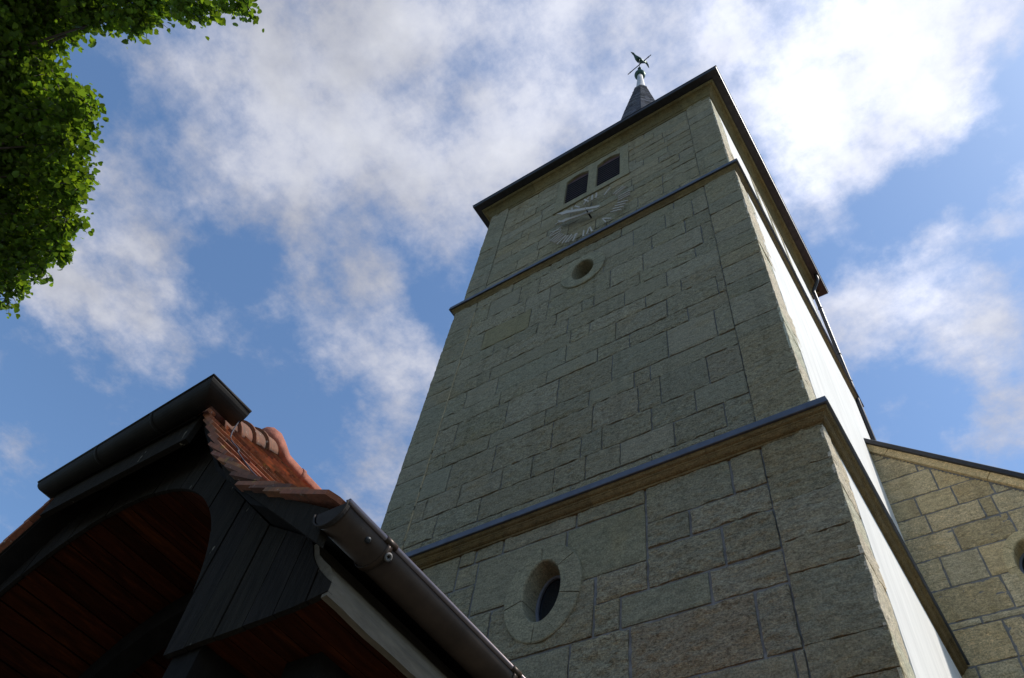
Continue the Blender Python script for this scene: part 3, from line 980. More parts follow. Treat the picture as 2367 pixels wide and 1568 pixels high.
# ------------------------------------------------------------------ weathercock on the spire
wc = thing('weathercock', 'dark weathercock perched on an iron cross at the tip of the spire', 'weathervane', (TX, TY, 40.68))
ZC = 42.62
mb = MB()
mb.tube([(TX, TY, 40.66), (TX, TY, 43.4)], 0.022, 8)
AX = Vector((0.985, -0.17, 0))
AN = Vector((0.17, 0.985, 0))
for dz in (-0.055, 0.055):
    mb.tube([Vector((TX, TY, ZC + dz)) - AX * 0.56, Vector((TX, TY, ZC + dz)) + AX * 0.56], 0.014, 6)
for s in (-1, 1):
    e = Vector((TX, TY, ZC)) + AX * 0.58 * s
    mb.obox(e, AX * 0.035, AN * 0.018, Vector((0, 0, 0.075)))
    for dz in (-1, 1):
        mb.tube([e, e + AX * 0.07 * s + Vector((0, 0, 0.02 * dz)), e + AX * 0.17 * s + Vector((0, 0, 0.075 * dz))], [0.026, 0.018, 0.008], 6)
mb.build('iron_cross', M['iron'], wc)
mb = MB()
mb.lathe((TX, TY, 41.72), [(0.02, 0.0), (0.085, 0.04), (0.10, 0.09), (0.07, 0.16), (0.02, 0.24)], 12)
mb.build('copper_knob', M['copper'], wc)
mb = MB()
# cock: body, tail and neck as a curved thick sheet with rounded belly
H0 = Vector((TX, TY, 43.30))
HA = Vector((-0.42, -0.908, 0))
HN = Vector((0.908, -0.42, 0))


def cockp(a, b, w=0.0):
    return H0 + HA * a * 1.15 + Vector((0, 0, b * 1.2)) + HN * w


spine = [(-0.46, 0.62, 0.012), (-0.38, 0.56, 0.03), (-0.27, 0.40, 0.06), (-0.16, 0.28, 0.11), (0.0, 0.24, 0.15), (0.13, 0.30, 0.12), (0.22, 0.44, 0.075), (0.27, 0.58, 0.055), (0.32, 0.66, 0.06), (0.40, 0.66, 0.03), (0.47, 0.64, 0.006)]
rings = []
for a, b, rr in spine:
    rings.append([cockp(a, b) + (HN * math.cos(2 * PI * j / 10) * 1.0 + (Vector((0, 0, 1)) * 0.75 + HA * -0.25) * math.sin(2 * PI * j / 10)) * rr for j in range(10)])
mb.sweep(rings, None, True, (1, 1, 1, 1), True, True)
for k in range(4):                                  # tail plumes
    a0 = -0.30 - 0.03 * k
    mb.tube([cockp(-0.18, 0.32), cockp(a0, 0.60 + 0.05 * k), cockp(a0 - 0.12, 0.72 - 0.10 * k), cockp(a0 - 0.17, 0.52 - 0.14 * k)], [0.07, 0.07, 0.05, 0.015], 6)
for k in range(3):                                  # comb
    mb.tube([cockp(0.28 + 0.045 * k, 0.70), cockp(0.27 + 0.05 * k, 0.80)], [0.03, 0.008], 6)
for s in (-1, 1):                                   # legs
    mb.tube([cockp(0.0, 0.20, 0.04 * s), cockp(0.02, 0.05, 0.04 * s), cockp(0, -0.05, 0.02 * s)], [0.035, 0.018, 0.018], 6)
mb.build('cock', M['copper'], wc)

# ------------------------------------------------------------------ tower clock
CX, CZ, CR = -4.15, 17.60, 0.885
clock = thing('tower_clock', 'pale roman numeral clock without a dial on the belfry stage', 'clock', (CX, YF_U, CZ))
NUM = ['XII', 'I', 'II', 'III', 'IIII', 'V', 'VI', 'VII', 'VIII', 'IX', 'X', 'XI']
YN0, YN1 = YF_U - 0.115, YF_U - 0.085


def stroke(mb, p0, p1, w, fr_):
    """flat bar from p0 to p1 in numeral coordinates"""
    o, eu, ev = fr_
    a = o + eu * p0[0] + ev * p0[1]
    b = o + eu * p1[0] + ev * p1[1]
    d = (b - a)
    L = d.length
    d = d / L
    n = Vector((d.z, 0, -d.x))
    mb.obox((a + b) / 2, d * (L / 2), n * (w / 2), Vector((0, 0.013, 0)))


for i, txt in enumerate(NUM):
    th = R(30 * i)
    rad = Vector((math.sin(th), 0, math.cos(th)))
    tan = Vector((math.cos(th), 0, -math.sin(th)))
    widths = {'I': 0.108, 'V': 0.20, 'X': 0.20}
    tot = sum(widths[ch] for ch in txt)
    hgt = 0.30
    u = -tot / 2
    mb = MB()
    o = Vector((CX, (YN0 + YN1) / 2, CZ)) + rad * CR
    f3 = (o, tan, rad)
    for ch in txt:
        w = widths[ch]
        c0 = u + w / 2
        if ch == 'I':
            stroke(mb, (c0, -hgt / 2), (c0, hgt / 2), 0.032, f3)
        elif ch == 'V':
            stroke(mb, (c0 - 0.07, hgt / 2), (c0, -hgt / 2), 0.036, f3)
            o2 = (o + Vector((0, -0.003, 0)), tan, rad)
            stroke(mb, (c0 + 0.07, hgt / 2), (c0 + 0.004, -hgt / 2), 0.026, o2)
        else:
            stroke(mb, (c0 - 0.07, hgt / 2), (c0 + 0.07, -hgt / 2), 0.036, f3)
            o2 = (o + Vector((0, -0.003, 0)), tan, rad)
            stroke(mb, (c0 + 0.07, hgt / 2), (c0 - 0.07, -hgt / 2), 0.026, o2)
        u += w
    for v in (-0.10, 0.10):                          # distance pins back to the wall
        q = o + rad * v
        mb.tube([q, (q.x, YF_U + 0.01, q.z)], 0.008, 5)
    nm = mb.build('numeral', M['dial'], clock)
    nm['label'] = 'numeral %s' % txt


def hand(name, ang, tip, tail, y, wid, label):
    th = R(ang)
    d = Vector((math.sin(th), 0, math.cos(th)))
    n = Vector((math.cos(th), 0, -math.sin(th)))
    o = Vector((CX, y, CZ))
    out = [(-tail, 0.030), (-tail + 0.05, 0.045), (-0.06, 0.036), (0.0, 0.05), (tip * 0.55, wid * 0.55), (tip * 0.74, wid), (tip * 0.80, wid * 0.55), (tip, 0.006)]
    pts = [o + d * a + n * b for a, b in out] + [o + d * a - n * b for a, b in out[::-1]]
    k = len(pts)
    vs = [p + Vector((0, -0.012, 0)) for p in pts] + [p + Vector((0, 0.012, 0)) for p in pts]
    mb = MB()
    mb.add(vs, [tuple(range(k)), tuple(range(k, 2 * k))[::-1]] + [(i, k + i, k + (i + 1) % k, (i + 1) % k) for i in range(k)])
    mb.build(name, M['dial'], clock)['label'] = label


hand('hour_hand', 293, 0.92, 0.14, YF_U - 0.15, 0.085, 'shorter hand pointing just before ten')
hand('minute_hand', 307.5, 1.02, 0.46, YF_U - 0.25, 0.085, 'longer hand pointing between fifty and fifty five minutes')
mb = MB()
mb.tube([(CX, YF_U + 0.02, CZ), (CX, YF_U - 0.265, CZ)], [0.022, 0.014], 10)
mb.build('spindle', M['iron'], clock)

# ------------------------------------------------------------------ nave behind the tower
YN = 10.93
nave = thing('church_nave', 'ochre stone nave gable beside the white tower wall', 'church', (2.2, 16.0, 0))
SL = -0.954
VZ0, VX0 = 12.96, -0.88               # underside of the coping at the tower
CUT = ('above', VZ0, VX0, SL)
NO = ('e', 0.69, 9.88, 0.40, 0.55)
NOH = ('e', 0.69, 9.88, 0.255, 0.39)
r = random.Random(31)
mb = MB()
XN0, XN1 = -0.99, 6.2
NB = [13.4, 12.70, 12.16, 11.64, 11.22, 10.83, 10.41, 10.35, 9.79, 9.22, 9.10, 8.52, 8.10]
NJ = [[-0.3], [-0.25], [-0.07], [-0.48, 0.10], [-0.43, 0.38, 0.57], [-0.15, 0.66], None, [-0.49, 0.06], [0.17], [-0.30], [-0.06], [-0.61, -0.08]]
NT = [(0.36, 0.305, 0.205), (0.345, 0.300, 0.215), (0.37, 0.325, 0.235), (0.33, 0.285, 0.195), (0.355, 0.325, 0.25)]
i = 0
zt = NB[0]
beds = NB[:]
while beds[-1] > 0.05:
    beds.append(max(0, beds[-1] - r.uniform(0.32, 0.58)))
for i in range(len(beds) - 1):
    js = NJ[i] if i < len(NJ) and NJ[i] is not None else ([] if i == 6 else [])
    if i == 6:
        continue
    zt, zb = beds[i], beds[i + 1]
    if i == 5:
        zb = beds[7]
    xs = [XN0] + list(js)
    x = xs[-1] if len(xs) > 1 else XN0
    while x < XN1 - 0.5:
        x += r.uniform(0.45, 0.95)
        xs.append(min(x, XN1))
    if xs[-1] < XN1:
        xs.append(XN1)
    for a, b in zip(xs, xs[1:]):
        if zb > VZ0 + SL * (a - VX0) + 0.0:
            continue
        t_ = r.choice(NT)
        k = r.uniform(0.88, 1.1)
        stone_block(mb, a, b, zb, zt, front(YN), r.choice((0.35, 0.6, 0.8, 0.9)), 0.05, (CUT, NO), r, (t_[0] * k, t_[1] * k, t_[2] * k, 1), 0.014)
nw = mb.build('nave_stone_wall', M['nave_stone'], nave)
mb = MB()
mortar_sheet(mb, XN0, XN1, 0, 13.2, front(YN), (('above', VZ0 + 0.12, VX0, SL), NO), 0.08, 0.016)
mb.build('mortar_bed', M['mortar'], nave)
# coping stones that follow the gable
mb = MB()
s0 = -0.15
L = 0.0
dirv = Vector((1, 0, SL)).normalized()
up = Vector((-SL, 0, 1)).normalized()
P0 = Vector((VX0, YN, VZ0))
for L0, L1 in ((-0.9, 0.62), (0.62, 2.40), (2.40, 3.9), (3.9, 5.6), (5.6, 7.2), (7.2, 9.4)):
    L0 -= 0.30; L1 -= 0.30
    k = r.uniform(0.92, 1.08)
    a, b = P0 + dirv * (L0 + 0.006), P0 + dirv * (L1 - 0.006)
    pr = [(0, -0.012), (0.0, -0.045), (0.03, -0.05), (0.10, -0.055), (0.125, -0.07), (0.125, 0.5), (0, 0.5)]
    mb.sweep([[p + up * u_ + Vector((0, w_, 0)) for u_, w_ in pr] for p in (a, b)], None, True, (0.42 * k, 0.345 * k, 0.225 * k, 0.2), False, True)
mb.build('gable_coping', M['nave_stone'], nave)
mb = MB()
a, b = P0 + dirv * -0.9, P0 + dirv * 9.3
pr = [(0.127, -0.075), (0.127, -0.115), (0.20, -0.125), (0.215, -0.115), (0.215, 0.3), (0.127, 0.3)]
mb.sweep([[p + up * u_ + Vector((0, w_, 0)) for u_, w_ in pr] for p in (a, b)], None, True, (1, 1, 1, 1), False, True)
mb.build('verge_flashing', M['gutter_dark'], nave)
# roof slopes, mirrored about the tower axis, and the long side wall
mb = MB()
peak = VZ0 + SL * (TX - VX0)
for s in (1, -1):
    def rp(x, y, dz=0.16):
        xx = TX + s * (x - TX)
        return (xx, y, VZ0 + SL * (x - VX0) + dz)
    n = 40
    for i in range(n):
        xa, xb = TX + (6.6 - TX) * i / n, TX + (6.6 - TX) * (i + 1) / n
        mb.add([rp(xa, YN + 0.25), rp(xb, YN + 0.25, 0.19), rp(xb, 34, 0.19), rp(xa, 34)], [(0, 1, 2, 3) if s > 0 else (3, 2, 1, 0)])
mb.build('nave_roof', M['tile'], nave)
for bx in ((XN1 - 0.3, XN1 - 0.02, YN + 0.02, 34), (-14.7, -14.4, YN + 0.02, 34), (-14.38, -7.7, YN + 0.02, YN + 0.3)):
    mb = MB()
    mb.box(*bx, 0, 6.1)
    mb.build('nave_side_wall', M['plaster'], nave)
ring_window('oval_window', YN, NO, NOH, 0.004, 0.30, nave, 'oval window in the nave gable', True, (0.34, 0.30, 0.205), random.Random(8), [60, 140, 185, 250, 330], 'nave_stone')

# ------------------------------------------------------------------ wooden porch with tiled half hip roof
XC, YG, YE = -4.08, 1.34, 5.98
porch = thing('porch', 'black timber church porch with mossy red tiled half hipped roof', 'porch', (XC, 3.6, 0))
PROF = [(0.0, 5.62), (1.18, 4.205), (1.66, 3.775), (2.235, 3.43)]       # distance from the ridge, height
YV = 1.16                                                             # front of the verge tiles


def prof_z(d):
    for (a, za), (b, zb) in zip(PROF, PROF[1:]):
        if d <= b:
            return za + (zb - za) * (d - a) / (b - a)
    return PROF[-1][1] + (d - PROF[-1][0]) * (PROF[-1][1] - PROF[-2][1]) / (PROF[-1][0] - PROF[-2][0])


def prof_at(s):
    """point and slope direction at arc length s measured from the eave upwards"""
    pts = PROF[::-1]
    for (a, za), (b, zb) in zip(pts, pts[1:]):
        L_ = math.hypot(b - a, zb - za)
        if s <= L_ or (b, zb) == pts[-1]:
            t = s / L_
            return a + (b - a) * t, za + (zb - za) * t, (b - a) / L_, (zb - za) / L_
        s -= L_


PL = sum(math.hypot(b[0] - a[0], b[1] - a[1]) for a, b in zip(PROF, PROF[1:]))
HIPZ, HIPY, RIDGEY = 4.82, 1.10, 1.95                                 # half hip eave and where it meets the ridge


def hip_y(z):
    return HIPY + (z - HIPZ) * (RIDGEY - HIPY) / (PROF[0][1] - HIPZ)


r = random.Random(77)
mb = MB()


def tile(mb, p, du, ds, n, w, ln, th, c):
    """plain tile: p centre of its lower edge, du along the course, ds up the slope, n outward; rounded tail"""
    p, du, ds, n = Vector(p), Vector(du), Vector(ds), Vector(n)
    o2 = [(-w / 2, ln), (-w / 2, 0.035), (-w * 0.28, 0.008), (0, 0.0), (w * 0.28, 0.008), (w / 2, 0.035), (w / 2, ln)]
    top = [p + du * a + ds * b + n * (0.040 * (1 - b / ln) + th) for a, b in o2]
    bot = [p + du * a + ds * b + n * (0.040 * (1 - b / ln)) for a, b in o2]
    k = len(o2)
    mb.add(top + bot, [tuple(range(k))[::-1], tuple(range(k, 2 * k))] + [(i, (i + 1) % k, k + (i + 1) % k, k + i) for i in range(k)], c)


EXP, TW, TL, TH = 0.150, 0.178, 0.37, 0.021
for s_ in (1, -1):
    row = 0
    s = -0.01
    while s < PL - 0.10:
        d, z, dd, dz = prof_at(max(s, 0))
        d2, z2, dd2, dz2 = prof_at(min(s + 0.2, PL - 0.001))
        dv = Vector((s_ * (d2 - d), 0, z2 - z)).normalized()
        if s < 0:
            d += -s * 0.9
            z -= -s * 0.35
        nv = Vector((s_ * dv.z, 0, abs(dv.x))).normalized()
        y = YV + (0 if row % 2 == 0 else TW / 2)
        ystop = YE
        if row % 2 == 1 and (z + 0.02 < HIPZ):
            k = r.uniform(0.6, 1.2)
            tile(mb, (XC + s_ * d, YV + TW / 4, z), (0, 1, 0), dv, nv, TW / 2 - 0.006, min(TL, PL - s + 0.01), TH, (k, k * r.uniform(0.85, 1.05), k * r.uniform(0.75, 1.05), 1))
        if row % 2 == 1:
            y = YV + TW / 2
        while y < ystop - TW / 2:
            yy = y + TW / 2
            if z + 0.02 > HIPZ and yy < hip_y(z + 0.1) - 0.02:
                y += TW
                continue
            k = r.choice((0.45, 0.7, 0.85, 1.0, 1.15, 1.4))
            j = Vector((0, r.uniform(-.002, .002), 0)) + dv * r.uniform(-0.006, 0.006) + nv * r.uniform(0, 0.005)
            tile(mb, Vector((XC + s_ * d, yy, z)) + j, (0, 1, 0), dv, nv, TW - 0.005, min(TL, PL - s + 0.01), TH, (k, k * r.uniform(0.85, 1.05), k * r.uniform(0.75, 1.05), 1))
            y += TW
        row += 1
        s += EXP
# half hip slope facing the front
hv = Vector((0, RIDGEY - HIPY, PROF[0][1] - HIPZ))
HL = hv.length
hv.normalize()
hn = Vector((0, -hv.z, hv.y))
s = 0.0
row = 0
dw = 1.18 * (PROF[0][1] - HIPZ) / (PROF[0][1] - PROF[1][1])
while s < HL - 0.05:
    p = Vector((0, HIPY, HIPZ)) + hv * s
    half = dw * (1 - s / HL)
    lim = dw * (1 - min(1, (s + 0.30) / HL)) - TW / 2
    x = -lim + (0 if row % 2 else TW / 2)
    while x < lim + 0.01:
        k = r.choice((0.6, 0.85, 1.0, 1.15))
        tile(mb, (XC + x, p.y, p.z), (-1, 0, 0), hv, hn, TW - 0.005, min(TL, HL - s + 0.01), TH, (k, k * 0.95, k * 0.9, 1))
        x += TW
    row += 1
    s += EXP
rf = mb.build('tiled_roof', M['tile'], porch)

# boarded underside of the tiles so that no light leaks through
mb = MB()
for s_ in (1, -1):
    for (a, za), (b, zb) in zip(PROF, PROF[1:]):
        y0 = YV + 0.05
        if a == 0.0:
            # upper part is cut by the half hip
            dm = (PROF[0][1] - HIPZ) / (PROF[0][1] - PROF[1][1]) * PROF[1][0]
            vs = [(XC, RIDGEY + 0.03, za - 0.02), (XC + s_ * dm, y0, prof_z(dm) - 0.02), (XC + s_ * b, y0, zb - 0.02), (XC + s_ * b, YE, zb - 0.02), (XC, YE, za - 0.02)]
        else:
            vs = [(XC + s_ * a, y0, za - 0.02), (XC + s_ * b, y0, zb - 0.02), (XC + s_ * b, YE, zb - 0.02), (XC + s_ * a, YE, za - 0.02)]
        lo = [(x, y, z - 0.03) for x, y, z in vs]
        k = len(vs)
        mb.add(vs + lo, [tuple(range(k)), tuple(range(k, 2 * k))[::-1]] + [(i, (i + 1) % k, k + (i + 1) % k, k + i) for i in range(k)], (1, 1, 1, 1))
vs = [(XC - dw, HIPY + 0.04, HIPZ - 0.02), (XC + dw, HIPY + 0.04, HIPZ - 0.02), (XC, RIDGEY + 0.03, PROF[0][1] - 0.02)]
mb.add(vs + [(x, y, z - 0.03) for x, y, z in vs], [(0, 1, 2), (5, 4, 3), (0, 3, 4, 1), (1, 4, 5, 2), (2, 5, 3, 0)], (1, 1, 1, 1))
mb.build('roof_boarding', M['beam'], porch)

# ridge and hip tiles: overlapping half round caps
def cap_tiles(mb, p0, p1, n, r0, r1, r, thick=0.018, up=Vector((0, 0, 1)), lift=0.0):
    p0, p1 = Vector(p0), Vector(p1)
    ax = (p1 - p0).normalized()
    sd_ = ax.cross(up).normalized()
    uu = sd_.cross(ax).normalized()
    L_ = (p1 - p0).length / n
    for i in range(n):
        a = p0 + ax * (L_ * i - 0.05)
        b = p0 + ax * (L_ * (i + 1))
        k = r.uniform(0.75, 1.2)
        rings = []
        for p, rr in ((a, r0), (a + ax * 0.035, r0), (a + ax * 0.04, r0 - 0.012), (b, r1)):
            sec = [p + (sd_ * math.cos(R(-4 + 188 * j / 14)) + uu * math.sin(R(-4 + 188 * j / 14))) * rr + uu * lift for j in range(15)]
            rings.append(sec)
        mb.sweep(rings, None, True, (k, k * r.uniform(0.9, 1.05), k * r.uniform(0.85, 1.1), 1), True, True)


mb = MB()
HIPR0, HIPR1 = Vector((XC + dw - 0.03, HIPY + 0.12, HIPZ + 0.03)), Vector((XC, RIDGEY, PROF[0][1] + 0.04))
cap_tiles(mb, HIPR0, HIPR1 - (HIPR1 - HIPR0) * 0.02, 4, 0.128, 0.104, r, 0.018, lift=-0.02)
mb.build('hip_tiles', M['ridge'], porch)
mb = MB()
HIPL0 = Vector((XC - dw + 0.03, HIPY + 0.12, HIPZ + 0.03))
cap_tiles(mb, HIPL0, HIPR1 - (HIPR1 - HIPL0) * 0.02, 4, 0.128, 0.104, r, 0.018, lift=-0.02)
mb.build('hip_tiles', M['ridge'], porch)
mb = MB()
zr = PROF[0][1] + 0.03
# starter tile with a rounded knob where the hips meet the ridge
rings = []
for y, rr, dz in ((1.83, 0.02, 0.10), (1.845, 0.07, 0.08), (1.88, 0.108, 0.065), (1.94, 0.130, 0.045), (2.00, 0.126, 0.02), (2.10, 0.096, 0.0), (2.30, 0.086, 0.0)):
    rings.append([(XC + rr * math.cos(R(-20 + 220 * j / 12)), y, zr + dz + rr * math.sin(R(-20 + 220 * j / 12))) for j in range(13)])
mb.sweep(rings, None, True, (1, 1, 1, 1), True, True)
y = 2.26
while y < YE - 0.1:
    y2 = min(y + 0.34, YE)
    k = r.uniform(0.92, 1.06)
    rings = []
    for yy, rr in ((y, 0.094), (y + 0.03, 0.098), (y + 0.04, 0.088), (y2 + 0.03, 0.082)):
        rings.append([(XC + rr * math.cos(R(-20 + 220 * j / 12)), yy, zr + rr * math.sin(R(-20 + 220 * j / 12))) for j in range(13)])
    mb.sweep(rings, None, True, (k, k, k, 1), True, True)
    y = y2
rd = mb.build('ridge_tiles', M['clay_new'], porch)
rd['label'] = 'new pinkish ridge tiles with a rounded starter knob'

# barge boards along the verge
for s_ in (1, -1):
    mb = MB()
    tops = [(d, prof_z(d) + 0.012) for d in (0.60, 1.18, 1.66, 2.235)]
    poly = [(XC + s_ * d, z) for d, z in tops] + [(XC + s_ * d, z) for d, z in ((2.25, 3.28), (1.365, 3.996), (0.70, 4.75), (0.60, 4.83))]
    k = len(poly)
    vs = [(x, 1.20, z) for x, z in poly] + [(x, 1.235, z) for x, z in poly]
    mb.add(vs, [tuple(range(k)), tuple(range(k, 2 * k))[::-1]] + [(i, (i + 1) % k, k + (i + 1) % k, k + i) for i in range(k)])
    mb.build('barge_board', M['black_wood'], porch)

# fascia and soffit below the half hip gutter
mb = MB()
mb.box(XC - dw - 0.02, XC + dw + 0.02, 1.16, 1.195, 4.60, 4.84)
mb.build('half_hip_fascia', M['black_wood'], porch)

# gable boarding with a big arch: vertical boards with open grooves, each cut to the curve
AR, AH, ASP = 1.40, 1.36, 3.20
ACX = XC - 0.03


def arch_z(x):
    t = (x - ACX) / AR
    return ASP + AH * math.sqrt(max(0, 1 - t * t)) if abs(t) < 1 else ASP


mb = MB()
r = random.Random(15)


def gable_top(x):
    d = abs(x - XC)
    return min(prof_z(d) - 0.06, 5.1)


x = XC - 2.22
BW = 0.155
while x < XC + 2.22:
    xb = min(x + BW, XC + 2.22)
    a, b = x + 0.004, xb - 0.004
    n = 5
    xs = [a + (b - a) * i / n for i in range(n + 1)]
    lo = []
    for q in xs:
        if abs(q - ACX) < AR:
            lo.append(arch_z(q))
        else:
            d = abs(q - XC)
            # ogee end under the eave
            if d > 2.06:
                t = (d - 2.06) / 0.16
                lo.append(3.175 + 0.02 * t)
            else:
                lo.append(3.175)
    hi = []
    for q in xs:
        d = abs(q - XC)
        t_ = gable_top(q)
        if d > 2.02:
            # outer edge curves out to a nose
            t = min(1, (d - 2.02) / 0.20)
            t_ = min(t_, 3.50 - 0.27 * t ** 0.6)
        hi.append(t_)
    k = r.uniform(0.88, 1.12)
    yo = YG + r.uniform(-0.002, 0.003)
    vs = [(q, yo, z) for q, z in zip(xs, lo)] + [(q, yo, z) for q, z in zip(xs, hi)] + [(q, yo + 0.024, z) for q, z in zip(xs, lo)] + [(q, yo + 0.024, z) for q, z in zip(xs, hi)]
    m_ = n + 1
    fs = []
    for i in range(n):
        fs += [(i, i + 1, m_ + i + 1, m_ + i), (2 * m_ + i + 1, 2 * m_ + i, 3 * m_ + i, 3 * m_ + i + 1), (2 * m_ + i, 2 * m_ + i + 1, i + 1, i), (m_ + i, m_ + i + 1, 3 * m_ + i + 1, 3 * m_ + i)]
    fs += [(0, m_, 3 * m_, 2 * m_), (n, 2 * m_ + n, 3 * m_ + n, m_ + n)]
    mb.add(vs, fs, (k, k, k * r.uniform(0.95, 1.1), 1))
    x = xb
gb = mb.build('gable_boarding', M['black_wood'], porch)
# backing behind the board grooves
mb = MB()
n = 48
vs, fs = [], []
for i in range(n + 1):
    q = XC - 2.02 + 4.04 * i / n
    vs += [(q, YG + 0.03, max(arch_z(q) + 0.02, 3.20)), (q, YG + 0.03, max(gable_top(q), 3.3))]
for i in range(n):
    fs.append((2 * i, 2 * i + 2, 2 * i + 3, 2 * i + 1))
mb.add(vs, fs)
mb.build('gable_frame', M['beam'], porch)

# barrel ceiling of boards, and flat soffits along the aisles
mb = MB()
r = random.Random(19)
nb = 34
for i in range(nb):
    a0, a1 = PI * i / nb, PI * (i + 1) / nb
    g0 = 0.0035
    k = r.uniform(0.65, 1.35)
    c = (k, k * r.uniform(0.9, 1.05), k * r.uniform(0.85, 1.05), 1)
    pts = []
    for a in (a0 + g0, a1 - g0):
        pts.append((ACX + (AR + 0.015) * math.cos(a), ASP + (AH + 0.015) * math.sin(a)))
    for a in (a1 - g0, a0 + g0):
        pts.append((ACX + (AR + 0.04) * math.cos(a), ASP + (AH + 0.04) * math.sin(a)))
    mb.sweep([[(x, YG + 0.03, z) for x, z in pts], [(x, YE, z) for x, z in pts]], None, True, c, False, True)
for s_ in (1, -1):
    d = 1.44
    while d < 2.2:
        d2 = min(d + 0.115, 2.2)
        k = r.uniform(0.7, 1.3)
        xa, xb = sorted((XC + s_ * (d + 0.003), XC + s_ * (d2 - 0.003)))
        mb.box(xa, xb, YG + 0.03, YE, 3.20, 3.222, (k, k * 0.97, k * 0.95, 1))
        d = d2
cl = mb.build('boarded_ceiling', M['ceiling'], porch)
mb = MB()
for i in range(nb):                                   # dark backing above the vault
    a0, a1 = PI * i / nb, PI * (i + 1) / nb
    pts = [(ACX + (AR + 0.045) * math.cos(a), ASP + (AH + 0.045) * math.sin(a)) for a in (a0, a1)] + [(ACX + (AR + 0.055) * math.cos(a), ASP + (AH + 0.055) * math.sin(a)) for a in (a1, a0)]
    mb.sweep([[(x, YG + 0.03, z) for x, z in pts], [(x, YE, z) for x, z in pts]], None, True, (1, 1, 1, 1), False, True)
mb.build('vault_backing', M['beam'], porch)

# arched rib, posts, plates and braces
for yb0 in (2.10, 4.2):
    mb = MB()
    n = 28
    rings = []
    for i in range(n + 1):
        a = PI * i / n
        rings.append([(ACX + (AR + o) * math.cos(a), y, ASP + (AH + o) * math.sin(a)) for o, y in ((0.012, yb0), (-0.15, yb0), (-0.15, yb0 + 0.16), (0.012, yb0 + 0.16))])
    mb.sweep(rings, None, True, (1, 1, 1, 1), False, True)
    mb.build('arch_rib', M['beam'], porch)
for s_ in (1, -1):
    mb = MB()
    xa, xb = sorted((XC + s_ * 1.40, XC + s_ * 1.56))
    mb.box(xa, xb, 1.372, YE, 3.04, 3.195)
    mb.build('wall_plate', M['beam'], porch)
    mb = MB()
    xa, xb = sorted((XC + s_ * 1.78, XC + s_ * 1.96))
    mb.box(xa, xb, 1.60, YE, 3.07, 3.197)
    mb.build('purlin', M['beam'], porch)
    for py in (1.46, 3.7):
        mb = MB()
        xa, xb = sorted((XC + s_ * 1.405, XC + s_ * 1.555))
        mb.box(xa, xb, py, py + 0.15, 0, 3.035)
        mb.build('post', M['beam'], porch)

# eave boards with an ogee nose: weathered outer face under the gutter
EB = [(2.05, 3.47), (2.085, 3.40), (2.13, 3.355), (2.175, 3.315), (2.205, 3.27), (2.218, 3.225), (2.215, 3.18), (2.19, 3.175), (2.19, 3.215), (2.16, 3.28), (2.02, 3.38), (2.02, 3.47)]
for s_ in (1, -1):
    mb = MB()
    n = 60
    rings = []
    for i in range(n + 1):
        y = YG + 0.004 + (YE - YG - 0.004) * i / n
        e = 0.006 * noise.noise(Vector((y * 6, 0, 1.7)))
        rings.append([(XC + s_ * d, y, z + (e if 4 < j < 9 else 0)) for j, (d, z) in enumerate(EB)])
    mb.sweep(rings, None, True, (1, 1, 1, 1), False, True)
    mb.build('eave_board', M['eave_board'], porch)


# half round gutters
def gutter(name, centre, half, ax, out, L, par, rim_r=0.011, deep=1.0, metal='gutter_brown', rim='rim'):
    """half round gutter from centre along ax for length L; out = horizontal direction away from the roof"""
    c0, ax, out = Vector(centre), Vector(ax), Vector(out)
    mb = MB()
    n = 16
    up_ = Vector((0, 0, 1))

    def ringp(p, rr):
        return [p + out * (rr * math.cos(PI + PI * j / n)) + up_ * (rr * deep * math.sin(PI + PI * j / n)) for j in range(n + 1)]
    stations = [0, L]
    rings = []
    for s in stations:
        p = c0 + ax * s
        o_ = ringp(p, half)
        i_ = ringp(p, half - 0.004)[::-1]
        rings.append(o_ + i_)
    mb.sweep(rings, None, True, (1, 1, 1, 1), True, True)
    g_ = mb.build(name, M[metal], par)
    mb = MB()
    mb.tube([c0 + out * half + up_ * 0.004, c0 + out * half + up_ * 0.004 + ax * L], rim_r, 10)
    mb.build('gutter_rim', M[rim], g_)
    for s, dr in ((0.003, -1), (L - 0.003, 1)):
        mb = MB()
        p = c0 + ax * (s + 0.003 * dr)
        vs = ringp(p, half + 0.003)
        vs2 = [v - ax * 0.012 * dr for v in vs]
        k = len(vs)
        mb.add(vs + vs2, [tuple(range(k)), tuple(range(k, 2 * k))[::-1]] + [(i, (i + 1) % k, k + (i + 1) % k, k + i) for i in range(k)])
        # raised bead
        mb.tube([v + ax * 0.004 * dr for v in vs], 0.004, 6)
        mb.build('end_cap', M['cap'], g_)
    return g_


